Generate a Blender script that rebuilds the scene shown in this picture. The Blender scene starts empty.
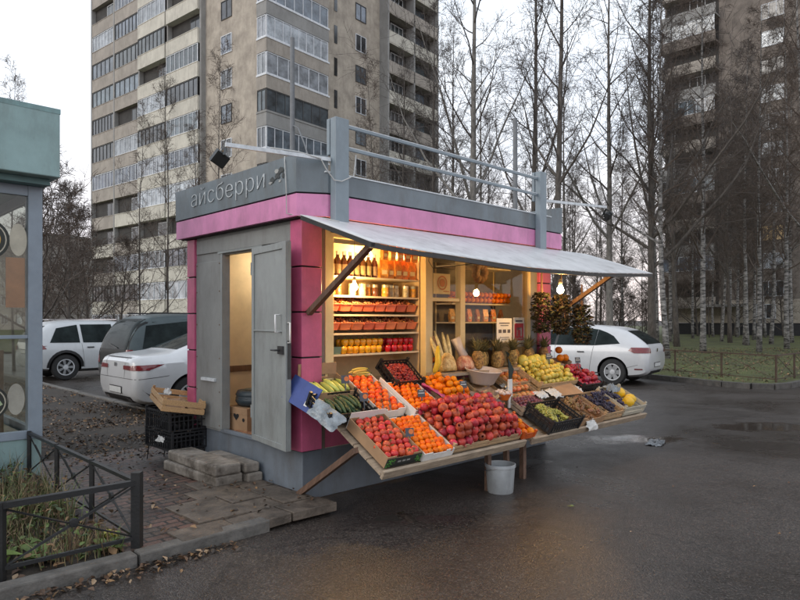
import bpy, bmesh, math, random
from mathutils import Vector, Matrix, Euler
from mathutils.bvhtree import BVHTree
R = math.radians
rnd = random.Random(11)
scene = bpy.context.scene
col = scene.collection

# ------------------------------------------------------------------ materials
MATS = {}
def mat(name, c, rough=.6, metal=0., var=.15, scale=6., bump=0., bscale=40., rand=0., spec=.5,
        c2=None, emit=0., coat=0., stretch=None, grime=0.):
    if name in MATS: return MATS[name]
    m = bpy.data.materials.new(name); m.use_nodes = True
    nt = m.node_tree; n = nt.nodes; L = nt.links
    p = n['Principled BSDF']
    tc = n.new('ShaderNodeTexCoord')
    src = tc.outputs['Object']
    if stretch:
        mp = n.new('ShaderNodeMapping'); mp.inputs['Scale'].default_value = stretch
        L.new(src, mp.inputs['Vector']); src = mp.outputs['Vector']
    nz = n.new('ShaderNodeTexNoise'); nz.inputs['Scale'].default_value = scale; nz.inputs['Detail'].default_value = 7
    nz.inputs['Roughness'].default_value = .65
    L.new(src, nz.inputs['Vector'])
    cr = n.new('ShaderNodeValToRGB')
    a = [max(0, x*(1-var)) for x in c]; b = [min(1, x*(1+var)) for x in (c2 or c)]
    cr.color_ramp.elements[0].position = .34; cr.color_ramp.elements[1].position = .66
    cr.color_ramp.elements[0].color = (*a, 1); cr.color_ramp.elements[1].color = (*b, 1)
    L.new(nz.outputs['Fac'], cr.inputs['Fac'])
    out = cr.outputs['Color']
    if grime > 0:
        n2 = n.new('ShaderNodeTexNoise'); n2.inputs['Scale'].default_value = 1.7; n2.inputs['Detail'].default_value = 9
        n2.inputs['Roughness'].default_value = .75
        mp2 = n.new('ShaderNodeMapping'); mp2.inputs['Scale'].default_value = (2.2, 2.2, .6)
        L.new(tc.outputs['Object'], mp2.inputs['Vector']); L.new(mp2.outputs['Vector'], n2.inputs['Vector'])
        r2 = n.new('ShaderNodeValToRGB'); r2.color_ramp.elements[0].position = .48; r2.color_ramp.elements[1].position = .72
        r2.color_ramp.elements[0].color = (0, 0, 0, 1); r2.color_ramp.elements[1].color = (grime,)*3+(1,)
        L.new(n2.outputs['Fac'], r2.inputs['Fac'])
        mg = n.new('ShaderNodeMix'); mg.data_type = 'RGBA'
        L.new(r2.outputs['Color'], mg.inputs['Factor']); L.new(out, mg.inputs[6]); mg.inputs[7].default_value = (.09, .075, .06, 1)
        out = mg.outputs[2]
    if rand > 0:
        oi = n.new('ShaderNodeObjectInfo'); hs = n.new('ShaderNodeHueSaturation')
        mr = n.new('ShaderNodeMapRange'); mr.inputs['To Min'].default_value = 1-rand; mr.inputs['To Max'].default_value = 1+rand
        L.new(oi.outputs['Random'], mr.inputs['Value']); L.new(mr.outputs['Result'], hs.inputs['Value'])
        mh = n.new('ShaderNodeMapRange'); mh.inputs['To Min'].default_value = .5-rand*.06; mh.inputs['To Max'].default_value = .5+rand*.06
        mu = n.new('ShaderNodeMath'); mu.operation = 'FRACT'; mm = n.new('ShaderNodeMath'); mm.operation = 'MULTIPLY'; mm.inputs[1].default_value = 7.31
        L.new(oi.outputs['Random'], mm.inputs[0]); L.new(mm.outputs[0], mu.inputs[0]); L.new(mu.outputs[0], mh.inputs['Value'])
        L.new(mh.outputs['Result'], hs.inputs['Hue'])
        L.new(out, hs.inputs['Color']); out = hs.outputs['Color']
    L.new(out, p.inputs['Base Color'])
    p.inputs['Roughness'].default_value = rough; p.inputs['Metallic'].default_value = metal
    p.inputs['Specular IOR Level'].default_value = spec
    if coat: p.inputs['Coat Weight'].default_value = coat; p.inputs['Coat Roughness'].default_value = .06
    if emit:
        L.new(out, p.inputs['Emission Color']); p.inputs['Emission Strength'].default_value = emit
    if bump > 0:
        bn = n.new('ShaderNodeTexNoise'); bn.inputs['Scale'].default_value = bscale; bn.inputs['Detail'].default_value = 5
        L.new(src, bn.inputs['Vector'])
        bp = n.new('ShaderNodeBump'); bp.inputs['Strength'].default_value = bump; bp.inputs['Distance'].default_value = .02
        L.new(bn.outputs['Fac'], bp.inputs['Height']); L.new(bp.outputs['Normal'], p.inputs['Normal'])
    MATS[name] = m
    return m

def glass(name, tint=(.9, .92, .9), add=.04):
    m = bpy.data.materials.new(name); m.use_nodes = True
    nt = m.node_tree; n = nt.nodes; L = nt.links
    n.remove(n['Principled BSDF']); o = n['Material Output']
    t = n.new('ShaderNodeBsdfTransparent'); t.inputs['Color'].default_value = (*tint, 1)
    g = n.new('ShaderNodeBsdfGlossy'); g.inputs['Roughness'].default_value = .02
    f = n.new('ShaderNodeFresnel'); ge = n.new('ShaderNodeNewGeometry'); io = n.new('ShaderNodeMapRange')
    io.inputs['To Min'].default_value = 1.5; io.inputs['To Max'].default_value = 1/1.5; L.new(ge.outputs['Backfacing'], io.inputs['Value']); L.new(io.outputs['Result'], f.inputs['IOR'])
    ad = n.new('ShaderNodeMath'); ad.operation = 'ADD'; ad.inputs[1].default_value = add
    mx = n.new('ShaderNodeMixShader')
    L.new(f.outputs[0], ad.inputs[0]); L.new(ad.outputs[0], mx.inputs[0]); L.new(t.outputs[0], mx.inputs[1]); L.new(g.outputs[0], mx.inputs[2])
    L.new(mx.outputs[0], o.inputs[0])
    MATS[name] = m
    return m

# ------------------------------------------------------------------ mesh builder
class MB:
    def __init__(s): s.v = []; s.f = []; s.m = []
    def add(s, vs, fs, mi=0):
        o = len(s.v); s.v += [tuple(p) for p in vs]
        s.f += [tuple(i+o for i in f) for f in fs]; s.m += [mi]*len(fs)
        return s
    def box(s, x0, x1, y0, y1, z0, z1, mi=0):
        return s.add([(x0,y0,z0),(x1,y0,z0),(x1,y1,z0),(x0,y1,z0),(x0,y0,z1),(x1,y0,z1),(x1,y1,z1),(x0,y1,z1)],
                     [(0,3,2,1),(4,5,6,7),(0,1,5,4),(1,2,6,5),(2,3,7,6),(3,0,4,7)], mi)
    def obox(s, M, x0, x1, y0, y1, z0, z1, mi=0):
        o = len(s.v); s.box(x0,x1,y0,y1,z0,z1,mi)
        for i in range(o, len(s.v)): s.v[i] = tuple(M @ Vector(s.v[i]))
        return s
    def bar(s, a, b, w, h, mi=0, up=(0,0,1)):      # rectangular bar from a to b
        a = Vector(a); b = Vector(b); d = (b-a); l = d.length; d.normalize()
        x = d.cross(Vector(up))
        if x.length < 1e-4: x = d.cross(Vector((1,0,0)))
        x.normalize(); z = x.cross(d)
        M = Matrix((x, d, z)).transposed().to_4x4(); M.translation = a
        return s.obox(M, -w/2, w/2, 0, l, -h/2, h/2, mi)
    def tube(s, pts, rad, k=6, mi=0, cap=True):
        n = len(pts); o = len(s.v); P = [Vector(p) for p in pts]
        ref = None
        for i in range(n):
            d = (P[min(i+1,n-1)]-P[max(i-1,0)])
            if d.length < 1e-9: d = Vector((0,0,1))
            d.normalize()
            if ref is None:
                ref = d.orthogonal().normalized()
            x = ref - d*ref.dot(d)
            if x.length < 1e-4: x = d.orthogonal()
            x.normalize(); ref = x; y = d.cross(x)
            r = rad[i] if isinstance(rad, (list, tuple)) else rad
            for j in range(k):
                a = 2*math.pi*j/k; c = math.cos(a)*r; q = math.sin(a)*r
                s.v.append((P[i].x+x.x*c+y.x*q, P[i].y+x.y*c+y.y*q, P[i].z+x.z*c+y.z*q))
        for i in range(n-1):
            for j in range(k):
                j2 = (j+1) % k
                s.f.append((o+i*k+j, o+i*k+j2, o+(i+1)*k+j2, o+(i+1)*k+j)); s.m.append(mi)
        if cap and k > 2:
            s.f.append(tuple(o+j for j in range(k))[::-1]); s.m.append(mi)
            s.f.append(tuple(o+(n-1)*k+j for j in range(k))); s.m.append(mi)
        return s
    def lathe(s, prof, k=16, M=None, mi=0, a0=0, a1=2*math.pi):  # prof: (r, z)
        o = len(s.v); n = len(prof)
        for r, z in prof:
            for j in range(k):
                a = 2*math.pi*j/k; p = Vector((r*math.cos(a), r*math.sin(a), z))
                s.v.append(tuple(M @ p if M else p))
        for i in range(n-1):
            for j in range(k):
                j2 = (j+1) % k
                s.f.append((o+i*k+j, o+i*k+j2, o+(i+1)*k+j2, o+(i+1)*k+j)); s.m.append(mi)
        return s
    def sphere(s, c, r, k=10, n=7, mi=0, sc=(1,1,1)):
        M = Matrix.Translation(c) @ Matrix.Diagonal((*sc, 1))
        return s.lathe([(max(1e-4, r*math.sin(math.pi*i/n)), -r*math.cos(math.pi*i/n)) for i in range(n+1)], k, M, mi)
    def quad(s, a, b, c, d, mi=0): return s.add([a,b,c,d], [(0,1,2,3)], mi)
    def prism(s, poly, z0, z1, mi=0):
        n = len(poly)
        return s.add([(x,y,z0) for x,y in poly]+[(x,y,z1) for x,y in poly],
                     [tuple(range(n))[::-1], tuple(range(n,2*n))]+[(i,(i+1)%n,n+(i+1)%n,n+i) for i in range(n)], mi)
    def mesh(s, name, mats, smooth=False, angle=None):
        me = bpy.data.meshes.new(name); me.from_pydata(s.v, [], s.f)
        for m in (mats if isinstance(mats, (list, tuple)) else [mats]): me.materials.append(m)
        if len(me.materials) > 1: me.polygons.foreach_set('material_index', s.m)
        if smooth or angle:
            me.polygons.foreach_set('use_smooth', [True]*len(me.polygons))
            if angle: me.set_sharp_from_angle(angle=R(angle))
        me.update()
        return me
    def build(s, name, mats, parent=None, smooth=False, angle=None, bevel=0):
        o = bpy.data.objects.new(name, s.mesh(name, mats, smooth, angle)); col.objects.link(o)
        if parent: o.parent = parent
        if bevel:
            b = o.modifiers.new('bevel', 'BEVEL'); b.width = bevel; b.segments = 2; b.limit_method = 'ANGLE'
        return o

def tag(o, label=None, cat=None, group=None, kind=None):
    if label: o['label'] = label
    if cat: o['category'] = cat
    if group: o['group'] = group
    if kind: o['kind'] = kind
    return o
def empty(name, loc, rot=(0,0,0), label=None, cat=None, group=None):
    o = bpy.data.objects.new(name, None); col.objects.link(o)
    o.location = loc; o.rotation_euler = rot; o.empty_display_size = .2
    return tag(o, label, cat, group)
def empty_m(name, M, label=None, cat=None, group=None):
    o = bpy.data.objects.new(name, None); col.objects.link(o); o.matrix_world = M; o.empty_display_size = .1
    return tag(o, label, cat, group)
def dup(o, parent=None):
    c = o.copy(); col.objects.link(c); c.parent = parent
    for ch in list(o.children): dup(ch, c)
    return c

# ------------------------------------------------------------------ frames
KA = R(44.03); kc, ks = math.cos(KA), math.sin(KA); OX, OY = -.86, 5.62
def K(u, v, z=0): return Vector((OX+u*kc-v*ks, OY+u*ks+v*kc, z))
KM = Matrix.Translation((OX, OY, 0)) @ Matrix.Rotation(KA, 4, 'Z')
def KT(u, v, z, yaw=0, tilt=0): return Matrix.Translation(K(u,v,z)) @ Matrix.Rotation(KA+yaw, 4, 'Z') @ Matrix.Rotation(tilt, 4, 'X')
TILT = math.atan(.556)
def slope_z(v): return .97+.556*(v+.1)

# ------------------------------------------------------------------ shared materials
m_asph = None
grey = mat('kiosk_grey_paint', (.255,.26,.25), .5, var=.12, scale=3, bump=.22, bscale=3.2, grime=.45)
grey_d = mat('door_grey_paint', (.27,.29,.285), .42, var=.10, scale=4, bump=.18, bscale=4, grime=.45)
plinth_m = mat('plinth_blue_grey_paint', (.155,.18,.21), .5, var=.16, scale=3, bump=.08, bscale=14, grime=.5)
fasc_m = mat('fascia_slate_paint', (.155,.185,.205), .5, var=.18, scale=2.5, bump=.16, bscale=4, grime=.55)
pink = mat('pink_paint', (.66,.25,.45), .45, var=.12, scale=3, bump=.10, bscale=5, grime=.35)
pink_d = mat('pillar_pink_paint', (.56,.11,.22), .4, var=.15, scale=4, grime=.35)
post_m = mat('blue_grey_steel_paint', (.225,.275,.31), .45, var=.1, scale=5, grime=.25)
black = mat('black_gap', (.012,.012,.013), .7)
blackp = mat('black_plastic', (.018,.018,.02), .42, bump=.05)
cream = mat('cream_painted_wood', (.72,.56,.28), .5, var=.08, scale=5)
wall_in = mat('interior_plaster', (.66,.58,.44), .7, var=.12, scale=3, bump=.05)
shelf_w = mat('shelf_board', (.68,.56,.38), .55, var=.08, scale=6)
wood_b = mat('weathered_brown_wood', (.13,.075,.05), .65, var=.35, scale=3, stretch=(14,14,1.2), bump=.2, bscale=20)
wood_l = mat('pale_crate_wood', (.46,.31,.17), .7, var=.3, scale=3, stretch=(2,16,16), bump=.15, bscale=20)
wood_t = mat('table_board_wood', (.36,.28,.20), .7, var=.3, scale=3, stretch=(2,16,16), bump=.15, bscale=20, grime=.4)
carton = mat('brown_cardboard', (.36,.22,.12), .8, var=.15, scale=5, bump=.05)
carton_w = mat('white_cardboard', (.72,.70,.66), .75, var=.08, scale=5, grime=.15)
carton_blue = mat('blue_printed_cardboard', (.045,.075,.25), .55, var=.15, scale=9)
white_pl = mat('white_plastic', (.74,.74,.73), .35, var=.05, grime=.12)
metal = mat('galvanised_steel', (.55,.56,.57), .35, metal=.8, var=.1)
frost = mat('frosted_pale_steel', (.62,.65,.67), .5, var=.2, scale=14)
concrete = mat('old_concrete', (.13,.105,.082), .8, var=.45, scale=5, c2=(.24,.215,.185), bump=.35, bscale=30, grime=.4)
cable_m = mat('grey_white_cable', (.5,.5,.48), .5)
bulb_m = mat('lit_warm_bulb', (1,.64,.25), .3, var=0, emit=780)
paper = mat('white_paper', (.75,.74,.70), .7, var=.04)
glass_k = glass('shop_glass', (.90,.92,.88), .0)

# ------------------------------------------------------------------ world, sun, camera
w = bpy.data.worlds.new('World'); scene.world = w; w.use_nodes = True
nt = w.node_tree; n = nt.nodes; L = nt.links
bg = n['Background']
sky = n.new('ShaderNodeTexSky'); sky.sky_type = 'NISHITA'; sky.sun_disc = False
sky.sun_elevation = R(28); sky.sun_rotation = R(-120); sky.air_density = 1.5; sky.dust_density = 4
tc = n.new('ShaderNodeTexCoord'); sep = n.new('ShaderNodeSeparateXYZ'); L.new(tc.outputs['Generated'], sep.inputs[0])
cr = n.new('ShaderNodeValToRGB'); e = cr.color_ramp.elements
e[0].position = 0.0; e[0].color = (11.5,10.0,9.6,1); e[1].position = .5; e[1].color = (10.2,11.0,12.0,1)
k2 = e.new(.12); k2.color = (12.6,11.8,11.8,1); k3 = e.new(.25); k3.color = (12.0,12.4,13.0,1)
L.new(sep.outputs['Z'], cr.inputs['Fac'])
mp = n.new('ShaderNodeMapping'); mp.inputs['Scale'].default_value = (2.2,2.2,6.5); L.new(tc.outputs['Generated'], mp.inputs['Vector'])
nz = n.new('ShaderNodeTexNoise'); nz.inputs['Scale'].default_value = 1.6; nz.inputs['Detail'].default_value = 7; nz.inputs['Distortion'].default_value = .4
L.new(mp.outputs['Vector'], nz.inputs['Vector'])
cl = n.new('ShaderNodeValToRGB'); cl.color_ramp.elements[0].position = .36; cl.color_ramp.elements[1].position = .68
cl.color_ramp.elements[0].color = (.86,.88,.93,1); cl.color_ramp.elements[1].color = (1.12,1.11,1.1,1)
L.new(nz.outputs['Fac'], cl.inputs['Fac'])
mul = n.new('ShaderNodeMix'); mul.data_type = 'RGBA'; mul.blend_type = 'MULTIPLY'; mul.inputs['Factor'].default_value = 1
L.new(cr.outputs['Color'], mul.inputs[6]); L.new(cl.outputs['Color'], mul.inputs[7])
mx = n.new('ShaderNodeMix'); mx.data_type = 'RGBA'; mx.inputs['Factor'].default_value = .86
L.new(sky.outputs['Color'], mx.inputs[6]); L.new(mul.outputs[2], mx.inputs[7])
L.new(mx.outputs[2], bg.inputs['Color']); bg.inputs['Strength'].default_value = .12

sd = bpy.data.lights.new('sun', 'SUN'); sd.energy = .7; sd.angle = R(25); sd.color = (1,.95,.9)
so = bpy.data.objects.new('sun', sd); col.objects.link(so)
so.rotation_euler = (R(62), 0, R(-60))

cd = bpy.data.cameras.new('camera'); cam = bpy.data.objects.new('camera', cd); col.objects.link(cam)
cam.location = (0,0,1.6); cam.rotation_euler = (R(90),0,0)
cd.sensor_width = 36; cd.lens = 36*640/800; cd.shift_y = .025; cd.clip_end = 2000; cd.clip_start = .05
scene.camera = cam
scene.view_settings.view_transform = 'Standard'; scene.view_settings.look = 'None'; scene.view_settings.exposure = 0
scene.render.engine = 'CYCLES'
scene.cycles.max_bounces = 6; scene.cycles.transparent_max_bounces = 12
scene.cycles.use_denoising = True
scene.cycles.sample_clamp_indirect = 4

# ================================================================== SETTING: ground, road, pavement
def ground_mat(name, cols, sc, rough=(.8,.9), bump=.4, bsc=30, wet=0.):
    m = bpy.data.materials.new(name); m.use_nodes = True
    nt = m.node_tree; n = nt.nodes; L = nt.links; p = n['Principled BSDF']
    tc = n.new('ShaderNodeNewGeometry')
    a = n.new('ShaderNodeTexNoise'); a.inputs['Scale'].default_value = sc; a.inputs['Detail'].default_value = 10; a.inputs['Roughness'].default_value = .7
    L.new(tc.outputs['Position'], a.inputs['Vector'])
    cr = n.new('ShaderNodeValToRGB'); E = cr.color_ramp.elements
    for i, c in enumerate(cols):
        pos = .3+.4*i/(len(cols)-1)
        if i == 0: e = E[0]; e.position = pos
        elif i == len(cols)-1: e = E[-1]; e.position = pos
        else: e = E.new(pos)
        e.color = (*c, 1)
    L.new(a.outputs['Fac'], cr.inputs['Fac'])
    big = n.new('ShaderNodeTexNoise'); big.inputs['Scale'].default_value = .38; big.inputs['Detail'].default_value = 6; big.inputs['Roughness'].default_value = .6
    L.new(tc.outputs['Position'], big.inputs['Vector'])
    bc = n.new('ShaderNodeValToRGB'); bc.color_ramp.elements[0].position = .35; bc.color_ramp.elements[1].position = .7
    bc.color_ramp.elements[0].color = (.62,.62,.62,1); bc.color_ramp.elements[1].color = (1.25,1.22,1.18,1)
    L.new(big.outputs['Fac'], bc.inputs['Fac'])
    mu = n.new('ShaderNodeMix'); mu.data_type = 'RGBA'; mu.blend_type = 'MULTIPLY'; mu.inputs['Factor'].default_value = 1
    L.new(cr.outputs['Color'], mu.inputs[6]); L.new(bc.outputs['Color'], mu.inputs[7]); L.new(mu.outputs[2], p.inputs['Base Color'])
    mr = n.new('ShaderNodeMapRange'); mr.inputs['From Min'].default_value = .38; mr.inputs['From Max'].default_value = .62
    mr.inputs['To Min'].default_value = rough[0]; mr.inputs['To Max'].default_value = rough[1]
    L.new(big.outputs['Fac'], mr.inputs['Value']); L.new(mr.outputs['Result'], p.inputs['Roughness'])
    b = n.new('ShaderNodeTexNoise'); b.inputs['Scale'].default_value = bsc; b.inputs['Detail'].default_value = 4
    L.new(tc.outputs['Position'], b.inputs['Vector'])
    bp = n.new('ShaderNodeBump'); bp.inputs['Strength'].default_value = bump; bp.inputs['Distance'].default_value = .01
    L.new(b.outputs['Fac'], bp.inputs['Height']); L.new(bp.outputs['Normal'], p.inputs['Normal'])
    MATS[name] = m
    return m
def asphalt():
    m = bpy.data.materials.new('wet_asphalt'); m.use_nodes = True
    nt = m.node_tree; n = nt.nodes; L = nt.links; p = n['Principled BSDF']
    g = n.new('ShaderNodeNewGeometry')
    vo = n.new('ShaderNodeTexVoronoi'); vo.inputs['Scale'].default_value = 105; L.new(g.outputs['Position'], vo.inputs['Vector'])
    sp = n.new('ShaderNodeSeparateColor'); L.new(vo.outputs['Color'], sp.inputs[0])
    c1 = n.new('ShaderNodeValToRGB'); E = c1.color_ramp.elements; E[0].position = .0; E[0].color = (.020,.018,.017,1); E[1].position = 1; E[1].color = (.095,.083,.073,1)
    k = E.new(.55); k.color = (.038,.031,.027,1); k = E.new(.85); k.color = (.058,.049,.043,1)
    L.new(sp.outputs[0], c1.inputs['Fac'])
    big = n.new('ShaderNodeTexNoise'); big.inputs['Scale'].default_value = .45; big.inputs['Detail'].default_value = 9; big.inputs['Roughness'].default_value = .68; big.inputs['Distortion'].default_value = .5
    L.new(g.outputs['Position'], big.inputs['Vector'])
    c2 = n.new('ShaderNodeValToRGB'); c2.color_ramp.elements[0].position = .36; c2.color_ramp.elements[1].position = .66; c2.color_ramp.elements[0].color = (.74,.72,.70,1); c2.color_ramp.elements[1].color = (1.28,1.24,1.2,1)
    L.new(big.outputs['Fac'], c2.inputs['Fac'])
    mu = n.new('ShaderNodeMix'); mu.data_type = 'RGBA'; mu.blend_type = 'MULTIPLY'; mu.inputs['Factor'].default_value = 1
    L.new(c1.outputs['Color'], mu.inputs[6]); L.new(c2.outputs['Color'], mu.inputs[7])
    # cracks
    cv = n.new('ShaderNodeTexVoronoi'); cv.feature = 'DISTANCE_TO_EDGE'; cv.inputs['Scale'].default_value = .38
    dn = n.new('ShaderNodeTexNoise'); dn.inputs['Scale'].default_value = 2.5; dn.inputs['Detail'].default_value = 6; L.new(g.outputs['Position'], dn.inputs['Vector'])
    ma = n.new('ShaderNodeMix'); ma.data_type = 'VECTOR'; ma.inputs['Factor'].default_value = .12; L.new(g.outputs['Position'], ma.inputs[4]); 
    sc = n.new('ShaderNodeVectorMath'); sc.operation = 'SCALE'; sc.inputs['Scale'].default_value = 6; L.new(dn.outputs['Color'], sc.inputs[0]); L.new(sc.outputs[0], ma.inputs[5]); L.new(ma.outputs[1], cv.inputs['Vector'])
    cm = n.new('ShaderNodeMapRange'); cm.inputs['From Max'].default_value = .009; cm.inputs['To Min'].default_value = .55; L.new(cv.outputs['Distance'], cm.inputs['Value'])
    m2 = n.new('ShaderNodeMix'); m2.data_type = 'RGBA'; m2.blend_type = 'MULTIPLY'; m2.inputs['Factor'].default_value = 1
    L.new(mu.outputs[2], m2.inputs[6]); L.new(cm.outputs['Result'], m2.inputs[7]); L.new(m2.outputs[2], p.inputs['Base Color'])
    mr = n.new('ShaderNodeMapRange'); mr.inputs['From Min'].default_value = .40; mr.inputs['From Max'].default_value = .58; mr.inputs['To Min'].default_value = .25; mr.inputs['To Max'].default_value = .46
    L.new(big.outputs['Fac'], mr.inputs['Value']); L.new(mr.outputs['Result'], p.inputs['Roughness'])
    prev = mr.outputs['Result']; wetmask = None
    for (px_, py_, rr_) in [(.15,5.15,.34),(3.1,8.6,.55),(5.6,9.6,.7),(1.3,7.2,.3)]:
        mpn = n.new('ShaderNodeMapping'); mpn.vector_type = 'POINT'; mpn.inputs['Location'].default_value = (-px_,-py_,0); L.new(g.outputs['Position'], mpn.inputs['Vector'])
        mpm = n.new('ShaderNodeMapping'); mpm.inputs['Scale'].default_value = (.55,1.35,1); L.new(mpn.outputs['Vector'], mpm.inputs['Vector'])
        ln = n.new('ShaderNodeVectorMath'); ln.operation = 'LENGTH'; L.new(mpm.outputs['Vector'], ln.inputs[0])
        ad_ = n.new('ShaderNodeMath'); ad_.operation = 'MULTIPLY_ADD'; ad_.inputs[1].default_value = rr_*1.6; L.new(dn.outputs['Fac'], ad_.inputs[0]); L.new(ln.outputs['Value'], ad_.inputs[2])
        mk = n.new('ShaderNodeMapRange'); mk.inputs['From Min'].default_value = rr_*1.25; mk.inputs['From Max'].default_value = rr_*1.65; mk.inputs['To Min'].default_value = .04; mk.inputs['To Max'].default_value = 1; L.new(ad_.outputs[0], mk.inputs['Value'])
        mm_ = n.new('ShaderNodeMath'); mm_.operation = 'MULTIPLY'; L.new(prev, mm_.inputs[0]); L.new(mk.outputs['Result'], mm_.inputs[1]); prev = mm_.outputs[0]
        if wetmask is None: wetmask = mk.outputs['Result']
        else:
            mw = n.new('ShaderNodeMath'); mw.operation = 'MULTIPLY'; L.new(wetmask, mw.inputs[0]); L.new(mk.outputs['Result'], mw.inputs[1]); wetmask = mw.outputs[0]
    L.new(prev, p.inputs['Roughness'])
    b1 = n.new('ShaderNodeBump'); b1.inputs['Strength'].default_value = .32; b1.inputs['Distance'].default_value = .006; L.new(vo.outputs['Distance'], b1.inputs['Height']); b1.invert = True
    s1 = n.new('ShaderNodeMath'); s1.operation = 'MULTIPLY'; s1.inputs[1].default_value = .32; L.new(wetmask, s1.inputs[0]); L.new(s1.outputs[0], b1.inputs['Strength'])
    b2 = n.new('ShaderNodeBump'); b2.inputs['Strength'].default_value = .35; s2_ = n.new('ShaderNodeMath'); s2_.operation = 'MULTIPLY'; s2_.inputs[1].default_value = .30; L.new(wetmask, s2_.inputs[0]); L.new(s2_.outputs[0], b2.inputs['Strength']); b2.inputs['Distance'].default_value = .03; L.new(dn.outputs['Fac'], b2.inputs['Height']); L.new(b1.outputs['Normal'], b2.inputs['Normal']); L.new(b2.outputs['Normal'], p.inputs['Normal'])
    MATS['wet_asphalt'] = m
    return m
m_asph = asphalt()
m_earth = ground_mat('dark_wet_earth', [(.012,.009,.007),(.030,.022,.015),(.062,.046,.031)], 9, (.75,.9), .8, 25)
m_lawn = ground_mat('late_autumn_lawn', [(.050,.038,.018),(.075,.085,.024),(.105,.135,.034)], 3.0, (.85,.95), .8, 22)
m_kerb = mat('kerb_concrete', (.115,.108,.098), .8, var=.3, scale=8, bump=.35, bscale=40, grime=.5)

def sheet(name, poly, z, m):
    b = MB(); b.add([(x,y,z) for x,y in poly], [tuple(range(len(poly)))])
    return tag(b.build(name, m), kind='structure')
sheet('ground', [(-700,-60),(700,-60),(700,1200),(-700,1200)], -.03, m_earth)
sheet('road', [(-60,-20),(70,-20),(70,32),(30,34),(-60,32)], 0.0, m_asph)

def kv(u, v): p = K(u, v); return (p.x, p.y)
# pavement of red brick pavers between the kiosks
def brick_mat():
    m = bpy.data.materials.new('red_brown_brick_pavers'); m.use_nodes = True
    nt = m.node_tree; n = nt.nodes; L = nt.links; p = n['Principled BSDF']
    g = n.new('ShaderNodeTexCoord')
    br = n.new('ShaderNodeTexBrick'); br.inputs['Scale'].default_value = 2.7; br.inputs['Color1'].default_value = (.115,.060,.047,1)
    br.inputs['Color2'].default_value = (.070,.056,.046,1); br.inputs['Mortar'].default_value = (.010,.009,.008,1); br.inputs['Mortar Size'].default_value = .028
    L.new(g.outputs['Object'], br.inputs['Vector'])
    nz = n.new('ShaderNodeTexNoise'); nz.inputs['Scale'].default_value = 2.2; nz.inputs['Detail'].default_value = 9; L.new(g.outputs['Object'], nz.inputs['Vector'])
    cr = n.new('ShaderNodeValToRGB'); cr.color_ramp.elements[0].position = .38; cr.color_ramp.elements[1].position = .66
    cr.color_ramp.elements[0].color = (.45,.45,.45,1); cr.color_ramp.elements[1].color = (1.3,1.2,1.1,1); L.new(nz.outputs['Fac'], cr.inputs['Fac'])
    mu = n.new('ShaderNodeMix'); mu.data_type = 'RGBA'; mu.blend_type = 'MULTIPLY'; mu.inputs['Factor'].default_value = 1
    L.new(br.outputs['Color'], mu.inputs[6]); L.new(cr.outputs['Color'], mu.inputs[7]); L.new(mu.outputs[2], p.inputs['Base Color'])
    p.inputs['Roughness'].default_value = .5
    bp = n.new('ShaderNodeBump'); bp.inputs['Strength'].default_value = .5; bp.inputs['Distance'].default_value = .012
    n3 = n.new('ShaderNodeTexNoise'); n3.inputs['Scale'].default_value = 35; L.new(g.outputs['Object'], n3.inputs['Vector'])
    ma = n.new('ShaderNodeMath'); ma.operation = 'MULTIPLY_ADD'; ma.inputs[1].default_value = -2.0
    L.new(br.outputs['Fac'], ma.inputs[0]); L.new(n3.outputs['Fac'], ma.inputs[2])
    L.new(ma.outputs[0], bp.inputs['Height']); L.new(bp.outputs['Normal'], p.inputs['Normal'])
    return m
b = MB(); b.box(-1.66, .02, -.36, 3.0, -.02, .075)
pv = tag(b.build('pavement', brick_mat()), kind='structure'); pv.matrix_world = KM
# concrete paving slabs near the corner of the kiosk, uneven
b = MB(); r_ = random.Random(5)
slab_m = mat('wet_paving_slab', (.105,.083,.064), .55, var=.5, scale=7, bump=.35, bscale=35, grime=.6)
v = -.47
rows = [-.47,-.2,.1,.4,.7,1.0]
for ri in range(5):
    v0, v1 = rows[ri], rows[ri+1]; u = .03 if ri == 0 else -.02
    u_end = -1.05 + .12*ri
    while u > u_end:
        wd = r_.choice([.3,.3,.45]); dz = r_.uniform(-.006,.012)
        M = Matrix.Translation((u-wd/2,(v0+v1)/2,.082+dz)) @ Euler((r_.gauss(0,.012), r_.gauss(0,.012), r_.gauss(0,.014))).to_matrix().to_4x4()
        b.obox(M, -wd/2+.007, wd/2-.007, -(v1-v0)/2+.007, (v1-v0)/2-.007, -.06, .012)
        u -= wd
ps = tag(b.build('paving_slabs', slab_m, bevel=.006), kind='structure'); ps.matrix_world = KM
# kerb stones along the pavement and the weed bed
b = MB(); u = -.62
while u > -9:
    l = 1.0
    M = Matrix.Translation((u-l/2,-.42,0)) @ Euler((0,r_.gauss(0,.004),r_.gauss(0,.006))).to_matrix().to_4x4()
    b.obox(M, -l/2+.008, l/2-.008, -.06, .06, -.1, .088+r_.uniform(-.006,.006)); u -= l
kb = tag(b.build('kerb', m_kerb, bevel=.012), kind='structure'); kb.matrix_world = KM
# weed bed soil and the leaf-strewn earth strip behind
b = MB(); b.box(-9, -1.66, -.36, 2.999, -.02, .06)
x = tag(b.build('flower_bed_soil', m_earth), kind='structure'); x.matrix_world = KM
b = MB(); b.box(-14, 1.15, 3.0, 24, -.02, .065); b.box(.02, 5.5, 2.3, 2.999, -.02, .05); b.box(1.151, 1.9, 3.0, 4.6, -.02, .05)
x = tag(b.build('earth_verge', m_earth), kind='structure'); x.matrix_world = KM
b = MB(); v = 3.2
for i in range(20):
    b.box(1.15,1.27, 4.61+i, 5.6+i, -.05, .095+.006*(i % 2))
x = tag(b.build('parking_kerb', m_kerb, bevel=.01), kind='structure'); x.matrix_world = KM

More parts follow.
